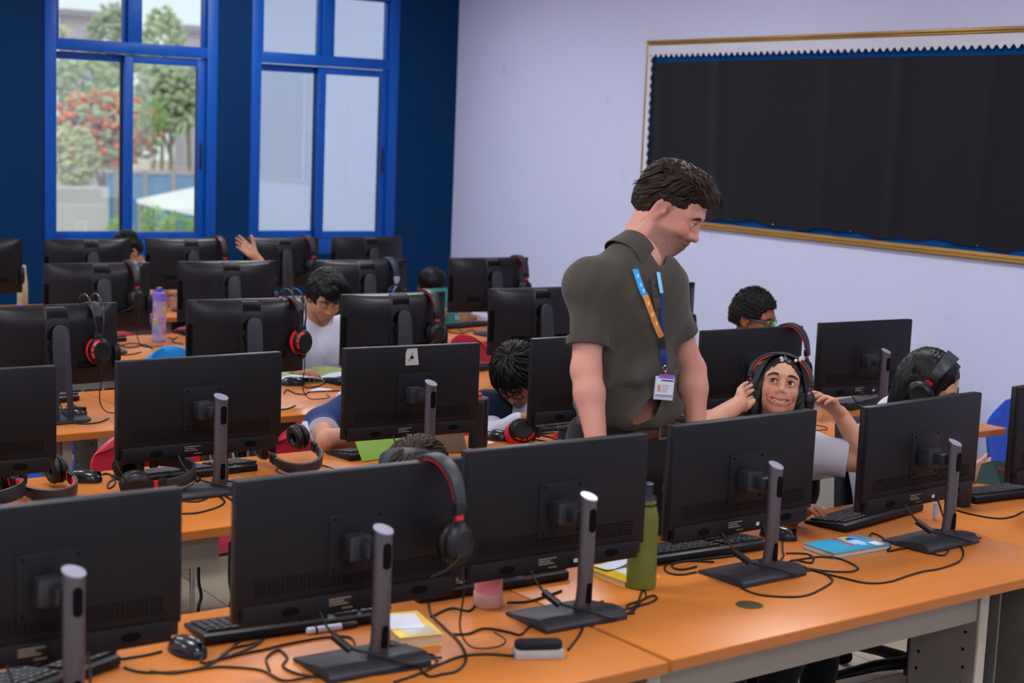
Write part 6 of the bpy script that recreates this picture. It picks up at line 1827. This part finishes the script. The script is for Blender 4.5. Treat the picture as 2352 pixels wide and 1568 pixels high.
def boy_buzz():
    sc = .93; fwd = vdir(.22, .80, -.60); up = (0, 0, 1)
    c = head_at(793, 880, 5.0, (.080, -.010, -.012), fwd, up, sc)
    el = ony(752, 1012, 4.72)
    o, M, bn, fr, nd = seated('buzz', 'boy with short faded haircut in navy and white polo, reading the lime green book', c, fwd, up, sc, '#c08a70', res=.0045, yaw=.12,
        hands=(ony(890, 985, 4.80), ony(960, 990, 4.85)), elbows=(el, None), hdir=((.9, -.2, .1), (-.5, -.6, .2)), seat=(2.72, 5.10, .46), shirt=m_navypolo, sleeve=.15, eyelook=(0, .7, -.6))
    sr, sl, br, bf, chest, seat = fr
    collar(o, bn + nd * .018, nd, fr[3], fr[2], m_whiteshirt, r=.080, open_=.4, h=.036)
    # white shoulder stripes and sleeve rims
    for s, shp, e in ((1, sr, el), (-1, sl, None)):
        if e is None: continue
        d = (e - shp).normalized(); inv = o.matrix_basis.inverted(); p = shp + d * .150
        MB().tube([inv @ (p - d * .004), inv @ (p + d * .008)], [.0575, .058], 28).build('sleeve_rim', m_whiteshirt, o, smooth=60)
        side = (br * 1.0 - bf * .25 + UPV * .1).normalized()
        pts = [inv @ (bn + br * .05 + UPV * -.002 - bf * .02), inv @ (shp + UPV * .060 + br * .0), inv @ (shp + side * .062 + UPV * .02), inv @ (shp + d * .08 + side * .060), inv @ (shp + d * .146 + side * .057)]
        MB().tube(spline(pts, 5), .020, 8, flat=(.22, 1), up=tuple(side + UPV * .7)).build('shoulder_stripe', m_whiteshirt, o, smooth=60)
    hf = short_hair(.0045, top=.066, side=.012, nape=-.050, front=.048); hf.ell((0, -.01, .06), (.074, .092, .068), k=.02)
    hair_obj(o, M, sc, hf, .004, m_fade, lambda Q: wob(Q, 700, .0012, 8))
    # tall lime green picture book leaning open in front of him
    p = onz(955, 1036, DZ + .02); t = thing('picture_book', 'lime green picture book with blue panel, propped open before the faded-hair boy', 'book', (p.x, p.y + .03, DZ), -.02)
    m_lime = mat('lime green cover', '#86b019', rough=.4, var=.06); m_blue2 = mat('blue cover panel', '#1580c4', rough=.4, var=.1); m_fur = mat('brown fur print', '#5b3a1c', rough=.5, var=.6, scale=40, detail=8)
    for s, mm in ((-1, m_lime), (1, m_fur)):
        R = Rz(s * -.16) @ Rx(-.62); o_ = Vector((s * .0, 0, .002))
        b = MB().box(R @ Vector((s * .105, 0, .10)) + o_, (.21, .003, .20), R); cv = b.build('cover', mm, t)
        MB().box(R @ Vector((s * .103, .006, .10)) + o_, (.20, .008, .19), R).build('page_block', m_pages, t)
        if s == -1:
            MB().box(R @ Vector((-.045, -.002, .14)) + o_, (.075, .001, .085), R).build('cover_panel', m_blue2, cv)
            MB().box(R @ Vector((-.125, -.002, .085)) + o_, (.028, .001, .008), R).build('cover_print', m_paper, cv)
            MB().lathe([(.006, 0), (.006, .001)], 12, R @ Vector((-.175, -.002, .12)) + o_, R @ Rx(PI / 2)).build('cover_print', m_red2, cv)
boy_buzz()

def boy_green():
    sc = .93; fwd = vdir(.80, .50, -.24); up = (0, 0, 1)
    c = head_at(1777, 744, 4.93, (0, .100, -.001), fwd, up, sc)
    o, M, bn, fr, nd = seated('green', 'boy with short curly black hair and green glasses behind a monitor', c, fwd, up, sc, '#8a5338', '#7a453a', res=.0042, yaw=.1, seat=(4.66, 5.12, .46), eyelook=(0, .8, -.4))
    inv = o.matrix_basis.inverted(); glasses(o, inv @ M, sc, mat('green glasses plastic', '#27b565', rough=.3), mat('navy green temple', '#153a63', rough=.35))
    hf = short_hair(.014, top=.064, side=.004, nape=-.045, front=.056); hf.ell((0, -.008, .070), (.080, .092, .068), k=.02)
    hf.boxr((0, .145, -.026), (.13, .078, .092), None, rd=.012, k=.006, op='-')
    for s in (-1, 1): hf.boxr((s * .10, .035, -.085), (.05, .062, .085), None, rd=.02, k=.01, op='-')
    r = random.Random(8); st = MB()
    def lk(i):
        a = r.uniform(0, 2 * PI); t = r.uniform(.02, 1.45)
        if math.sin(a) > .45 and t > 1.05: t = 1.0
        d = (math.sin(t) * math.cos(a), math.sin(t) * math.sin(a), math.cos(t))
        E = lambda g, j: ((.078 + g) * d[0] + r.uniform(-j, j), -.016 + (.098 + g) * d[1] + r.uniform(-j, j), .040 + (.092 + g) * d[2] + r.uniform(-j, j))
        return [E(.006, 0), E(.013, .003), E(.019, .005)]
    locks(st, 420, lk, .0034, 5)
    hair_obj(o, M, sc, hf, .004, m_hairk, lambda Q: wob(Q, 520, .0030, 10), st)
boy_green()

def boy_teal():
    sc = .93; fwd = vdir(.12, .85, -.50); up = (0, 0, 1)
    c = ony(992, 662, 7.98)
    lw = ony(1082, 728, 7.66)
    o, M, bn, fr, nd = seated('teal', 'boy with straight black hair half hidden behind an open teal book', c, fwd, up, sc, '#b07c60', res=.005, yaw=.1, sleeve=.45,
        hands=(ony(985, 730, 7.66), lw), elbows=(None, ony(1120, 742, 7.95)), hdir=((.5, -.5, .3), (-.7, -.3, .1)), hback=((0, -.9, .3), (.25, -.95, .2)), curl=((.5, .55, .6, .6),) * 2, seat=(4.85, 8.14, .46))
    hf = short_hair(.014, top=.040, side=-.03, nape=-.06, front=.058)
    r = random.Random(6); st = MB()
    def lk(i):
        a = r.uniform(-.25, PI + .25); t = r.uniform(.75, 1.0)
        E = lambda th, g: ((.080 + g) * math.sin(th) * math.cos(a), -.016 + (.100 + g) * math.sin(th) * math.sin(a), .036 + (.090 + g) * math.cos(th))
        e = 1.42 - .12 * (math.sin(a) > .6) + r.uniform(-.08, .12)
        return [E(.08, .014), E(.5, .017), E(.95, .018), E(e, .016)]
    locks(st, 170, lk, .0045)
    hair_obj(o, M, sc, hf, .005, m_hairb, lambda Q: wob(Q, 160, .0015), st)
    a = ony(1000, 745, 7.62); b = ony(1082, 742, 7.62)
    t = thing('book', 'teal hardback book standing open in front of the black-haired boy', 'book', ((a.x + b.x) / 2, 7.63, DZ + .001))
    w = (b.x - a.x); m_teal = mat('teal cover', '#2c8a86', rough=.45, var=.06)
    R = Rx(-.22)
    cv = MB().box(R @ Vector((0, 0, .1025)), (w, .003, .205), R).build('cover', m_teal, t); MB().box(R @ Vector((0, .011, .1025)), (w - .006, .018, .198), R).build('page_block', m_paper, t)
    MB().box(R @ Vector((w * .16, -.0022, .030)), (.038, .001, .022), R).build('barcode_label', m_paper, cv)
    for k in range(5): MB().box(R @ Vector((w * .16 - .013 + k * .005, -.003, .030)), (.0022, .001, .015), R).build('barcode_line', m_dark, cv)
    MB().box(R @ Vector((w * .42, -.0022, .05)), (.026, .001, .075), R).build('spine_strip', mat('speckled grey strip', '#9aa3a2', rough=.5, var=.4, scale=90), cv)
    MB().box(R @ Vector((-w * .1, -.0022, .045)), (.03, .001, .006), R).build('red_line', m_red2, cv)
boy_teal()

def simple_hair(o, M, sc, m=m_hairb, th=.013, seed=1, n=160):
    hf = short_hair(th, top=.052, side=.0, nape=-.055, front=.056)
    r = random.Random(seed); st = MB()
    def lk(i):
        a = r.uniform(0, 2 * PI); t = r.uniform(.05, .95); E = lambda th_, g: ((.078 + g) * math.sin(th_) * math.cos(a), -.018 + (.098 + g) * math.sin(th_) * math.sin(a), .036 + (.090 + g) * math.cos(th_))
        return [E(t, th - .002), E(t + .25, th + .004), E(t + .48, th + .002)]
    locks(st, n, lk, .0046); return hair_obj(o, M, sc, hf, .005, m, lambda Q: wob(Q, 150, .002), st)
def child_back():
    sc = .92; fwd = vdir(-.50, .45, -.50)
    c = head_at(308, 581, 9.28, (-.080, -.010, -.012), fwd, (0, 0, 1), sc)
    o, M, bn, fr, nd = seated('back', 'dark-haired child behind the last-row computer below the window of trees, one ear showing', c, fwd, (0, 0, 1), sc, '#b27f66', res=.006, yaw=-.2, sleeve=.45, seat=(c.x + .02, 9.46, .46))
    collar(o, bn + nd * .018, nd, fr[3], fr[2], m_whiteshirt, r=.078, open_=.4, h=.036)
    simple_hair(o, M, sc, m_hairb, .010, 11)
child_back()
def child_arm():
    sc = .92; fwd = vdir(0, .8, -.55); c = Vector((ony(478, 600, 9.3).x, 9.3, .98))
    o, M, bn, fr, nd = seated('arm', 'child in white behind the last-row computer left of the raised hand, forearm showing', c, fwd, (0, 0, 1), sc, '#b98468', res=.006, sleeve=.12,
        hands=(ony(398, 672, 8.82), ony(500, 668, 8.9)), elbows=(ony(368, 668, 9.02), None), seat=(c.x + .02, 9.46, .46))
    simple_hair(o, M, sc, m_hairb, .012, 12)
child_arm()
def child_hand():
    sc = .92; fwd = vdir(.1, .8, -.6); c = Vector((ony(565, 640, 7.98).x, 8.0, .93))
    w = ony(583, 583, 7.84); e = ony(618, 640, 7.86)
    o, M, bn, fr, nd = seated('hand', 'child hidden behind a fourth-row computer, only the raised open hand and forearm showing', c, fwd, (0, 0, 1), sc, '#c59179', res=.0042, sleeve=.10,
        hands=(w, ony(640, 690, 7.75)), elbows=(e, None), hdir=(IR * -.80 + UPV * .58 + TV * .05, (.1, -.9, 0)), hback=(-TV + IR * -.15, (0, 0, 1)), curl=((.10, .32, .42, .45), (.4,) * 4), thumb=(.25, .1), seat=(c.x + .05, 8.15, .46))
    simple_hair(o, M, sc, m_hairb, .012, 13)
child_hand()
def child_headset():
    sc = .92; fwd = vdir(-.15, .70, -.66); c = ony(958, 1122, 3.50)
    o, M, bn, fr, nd = seated('k11', 'dark-haired child with a red-lined headset, head just above the front-row monitor', c, fwd, (0, 0, 1), sc, '#a8775e', res=.005, seat=(c.x + .05, 3.66, .45))
    simple_hair(o, M, sc, m_hairbr, .024, 14, 320)
    wear('pad', 'red-lined headset on the dark-haired child left of the pink cup', M, sc, tilt=-.25, up=.140)
child_headset()
def child_gap():
    sc = .92; fwd = vdir(.30, .85, -.30); c = head_at(1533, 1098, 3.40, (.031, .0735, -.002), fwd, (0, 0, 1), sc)
    o, M, bn, fr, nd = seated('k12', 'dark-haired child seen in the gap between two front-row monitors, above the green flask', c, fwd, (0, 0, 1), sc, '#8f5c40', res=.0045, seat=(3.08, 3.58, .45), eyelook=(0, .9, -.3))  # skin set darker, the shadow over the face is in its colour
    simple_hair(o, M, sc, m_hairb, .016, 15, 220)
child_gap()
# the chairs the pupils sit on
for col, k, lb in (('blue', 'girl', 'deep blue chair under the smiling girl'), ('light', 'boy5', 'light blue chair under the boy reading in a white shirt'), ('red', 'gls', 'red chair under the boy with dark-framed glasses'),
                   ('red', 'buzz', 'red chair under the boy with the faded haircut'), ('blue', 'green', 'blue chair under the boy in green glasses'), ('red', 'teal', 'red chair under the boy with the teal book'),
                   ('blue', 'back', 'blue chair under the last-row child whose ear shows'), ('red', 'arm', 'red chair under the last-row child whose forearm shows'), ('blue', 'hand', 'blue chair under the child with the raised hand'),
                   ('red', 'k11', 'red chair under the child wearing a headset in the front row'), ('blue', 'k12', 'blue chair under the child seen between front-row monitors')):
    o = PEOPLE[k]; q = chair({'blue': 'dark'}.get(col, col), lb, loc=(o.location.x, o.location.y + .01, 0))
    q.scale = (1, 1, .86)
# ================================================================== outside the windows
m_ground = mat('sandy ground', '#b8ab92', rough=.95, var=.2, scale=.3)
def leafmat(n, a, v=.35): return mat(n, a, rough=.8, spec=.2, var=v, scale=2.2, detail=6, bump=.5, bscale=9)
m_leaf = leafmat('pale green leaves', '#b3c291'); m_leaf2 = leafmat('grey green leaves', '#a9b592'); m_leaf3 = leafmat('yellow green leaves', '#cfcd95'); m_redfl = leafmat('orange red blossom', '#f58a58', .3)  # leaf and blossom colours washed out, haze and glare painted in
m_leaf4 = leafmat('fresh green leaves', '#9fc077')
m_bark = mat('grey bark', '#8d8478', rough=.9, var=.2)
o = MB().span((-60, 12, -4.2), (160, 200, -4.0)).build('ground_outside', m_ground); struct(o); o.name = 'ground'
def tree(name, label, px, py, Y, rx, rz, leaf, n=46, cat='tree', seed=1, base=-4.0, blossom=None, group='trees outside the window'):
    r = random.Random(seed); c = ony(px, py, Y); d = math.hypot(c.x, Y) / FPX; RX, RZ = rx * d, rz * d
    t = thing(name, label, cat, (c.x, Y, base), 0, group)
    b = MB(); q = MB(); cz = c.z - base
    for i in range(n * 10):
        th, ph = r.uniform(0, 2 * PI), math.acos(r.uniform(-1, 1)); k = r.uniform(.45, 1) ** .6
        p = (RX * k * math.sin(ph) * math.cos(th), RX * .7 * k * math.sin(ph) * math.sin(th), cz + RZ * k * math.cos(ph))
        s = r.uniform(.055, .115) * min(RX, RZ) * 1.1
        (q if blossom and r.random() < .5 else b).ball(p, (s * r.uniform(.8, 1.3), s, s * r.uniform(.55, .9)), 8)
    b.build('foliage', leaf, t, smooth=180)
    if blossom: q.build('blossom', blossom, t, smooth=180)
    MB().tube([(0, 0, 0), (.05 * RX, 0, cz * .5), (0, 0, cz)], [RX * .09, RX * .07, RX * .03], 8).build('trunk', m_bark, t)
    for s in (-1, 1): MB().tube([(0, 0, cz * .55), (s * RX * .5, 0, cz + RZ * .1)], [RX * .05, RX * .02], 6).build('branch', m_bark, t)
tree('broadleaf_tree', 'tall pale green tree rising over the roofs in the left upper panes', 262, 105, 95, 66, 92, m_leaf2, 60, seed=3)
tree('broadleaf_tree', 'tall dense tree at the right upper pane, darkest crown', 372, 130, 92, 62, 110, m_leaf, 70, seed=4)
tree('broadleaf_tree', 'wide grey-green tree behind the right sliding sash', 390, 225, 84, 80, 80, m_leaf2, 60, seed=5)
tree('broadleaf_tree', 'light green tree directly above the red blossom', 190, 190, 80, 90, 55, m_leaf, 60, seed=6)
tree('flame_tree', 'tree covered in orange-red blossom behind the left window', 238, 300, 62, 135, 88, m_leaf, 90, seed=8, blossom=m_redfl)
tree('broadleaf_tree', 'yellowish thin tree in front of the red blossom, lower left', 165, 365, 54, 62, 75, m_leaf3, 44, seed=9)
tree('shrub', 'rounded fresh green shrub left of the palm', 352, 265, 58, 34, 40, m_leaf4, 24, 'shrub', seed=10)
def palm(label, px, py, Y, L, leaf, seed):
    r = random.Random(seed); c = ony(px, py, Y); d = math.hypot(c.x, Y) / FPX; L = L * d
    t = thing('palm_tree', label, 'palm', (c.x, Y, -4.0), 0, 'palms outside the window'); cz = c.z + 4
    MB().tube([(0, 0, 0), (.1, 0, cz * .6), (0, 0, cz)], [L * .13, L * .10, L * .08], 8).build('trunk', m_bark, t)
    for k in range(14):
        a = 2 * PI * k / 14; e = r.uniform(.1, 1.0)
        pts = [(math.cos(a) * L * s * math.cos(e * .6), math.sin(a) * L * s * math.cos(e * .6), cz + L * (e * s - 1.1 * s * s)) for s in (0, .3, .6, .85, 1)]
        MB().tube(pts, [L * .03, L * .07, L * .08, L * .05, L * .01], 6, flat=(.25, 1), up=(0, 0, 1)).build('frond', leaf, t)
palm('grey-green palm tree beside the blue fence', 432, 278, 70, 48, m_leaf2, 1)
palm('pale palm crown at the left upper pane', 142, 62, 88, 34, m_leaf3, 2)
m_pale = mat('pale mauve render', '#b9b0bd', rough=.9); m_roof = mat('grey roof', '#a49aa6', rough=.9); m_wingd = mat('dim window', '#8a8792', rough=.4)
def house(label, px0, px1, ytop, Y, wins):
    a = ony(px0, ytop, Y); b = ony(px1, ytop, Y); t = thing('building', label, 'building', (a.x, Y, -4.0), 0, 'buildings outside')
    w = b.x - a.x; hgt = a.z + 4
    MB().span((0, 0, 0), (w, 2, hgt)).build('wall', m_pale, t); MB().span((-.5, -.4, hgt), (w + .5, 2.4, hgt + .5)).build('roof', m_roof, t)
    for i in range(wins):
        f = MB().span((w * (i + .3) / wins, -.08, hgt - 3.2), (w * (i + .7) / wins, 0, hgt - 1.6)).build('window', m_wingd, t)
house('pale building behind the trees, left upper pane', 155, 240, 36, 120, 3)
house('pale building at the right edge of the upper pane', 425, 500, 72, 118, 2)
# white neighbouring wall filling the view of the second window
a = ony(565, 300, 34); t = thing('building', 'plain white building wall filling the second window', 'building', (a.x, 34, -4.0), 0, 'buildings outside')
MB().span((0, 0, 0), (26, .6, 26)).build('wall', mat('off white render', '#aeb6d6', rough=.9, var=.02), t)
m_bf = mat('blue fence sheet', '#6fa3c9', rough=.6, var=.08); m_post = mat('rusty grey post', '#a9a6a0', rough=.6)
a = ony(247, 389, 50); b = ony(505, 391, 50); t = thing('fence', 'tall blue sheet fence in the yard outside', 'fence', (a.x, 50, -4.0)); w = b.x - a.x; hz = a.z + 4
MB().span((0, 0, 0), (w, .12, hz)).build('panel', m_bf, t); MB().span((-.05, -.06, hz - .12), (w, .18, hz)).build('top_rail', mat('grey rail', '#c9b9b5'), t)
for k in range(4): MB().span((w * (k + .2) / 4, -.15, 0), (w * (k + .2) / 4 + .14, 0, hz)).build('post', m_post, t)
P = [ony(318, 468, 38), ony(470, 436, 38), ony(470, 500, 36.5), ony(395, 484, 36.5)]
t = thing('canopy', 'white shade canopy in front of the blue fence', 'canopy', (P[0].x, 38, -4.0))
q = MB(); T = Vector((P[0].x, 38, -4.0)); V = [p - T for p in P]
q.add(V + [v + Vector((0, .2, .10)) for v in V], [(3, 2, 1, 0), (4, 5, 6, 7), (0, 1, 5, 4), (1, 2, 6, 5), (2, 3, 7, 6), (3, 0, 4, 7)]); q.build('cover', mat('white canvas', '#f2efe8', rough=.8, var=.03), t)
for i in (0, 3): MB().tube([(V[i].x + .05, V[i].y, 0), (V[i].x + .05, V[i].y, V[i].z)], .06, 8).build('post', m_post, t)
MB().tube([(V[0].x + .3, V[0].y, V[0].z - 1.2), (V[0].x + 1.2, V[0].y, V[0].z)], .04, 6).build('brace', m_post, t)
for i, (px, py, rx, rz, lb) in enumerate(((275, 525, 34, 26, 'low green bush below the left sash'), (350, 505, 30, 36, 'upright green bush below the canopy corner'), (405, 520, 42, 30, 'wide pale green bush under the canopy'), (450, 528, 22, 22, 'small dark green bush in the right pane corner'))):
    tree('bush', lb, px, py, 31 + i * .8, rx, rz, m_leaf4, 26, 'bush', 20 + i, base=-4.0, group='bushes outside the window')
for i, (px0, px1, y0, y1, Y, lb) in enumerate(((100, 250, 428, 452, 47, 'white garden wall outside, the upper one'), (100, 250, 470, 520, 40, 'white garden wall outside, the lower wide one'))):
    a = ony(px0, y0, Y); b = ony(px1, y1, Y)
    t = MB().span((0, 0, 0), (b.x - a.x, .3, a.z - (b.z if i == 0 else -4))).build('garden_wall', mat('white garden wall', '#d8d5d4', rough=.9, var=.12, scale=.8)); t.location = (a.x, Y, b.z if i == 0 else -4.0)
    if i == 0: t.location.z = -4.0; t.scale.z = (a.z + 4) / max(.1, a.z - b.z)
    tag(t, lb, 'wall')
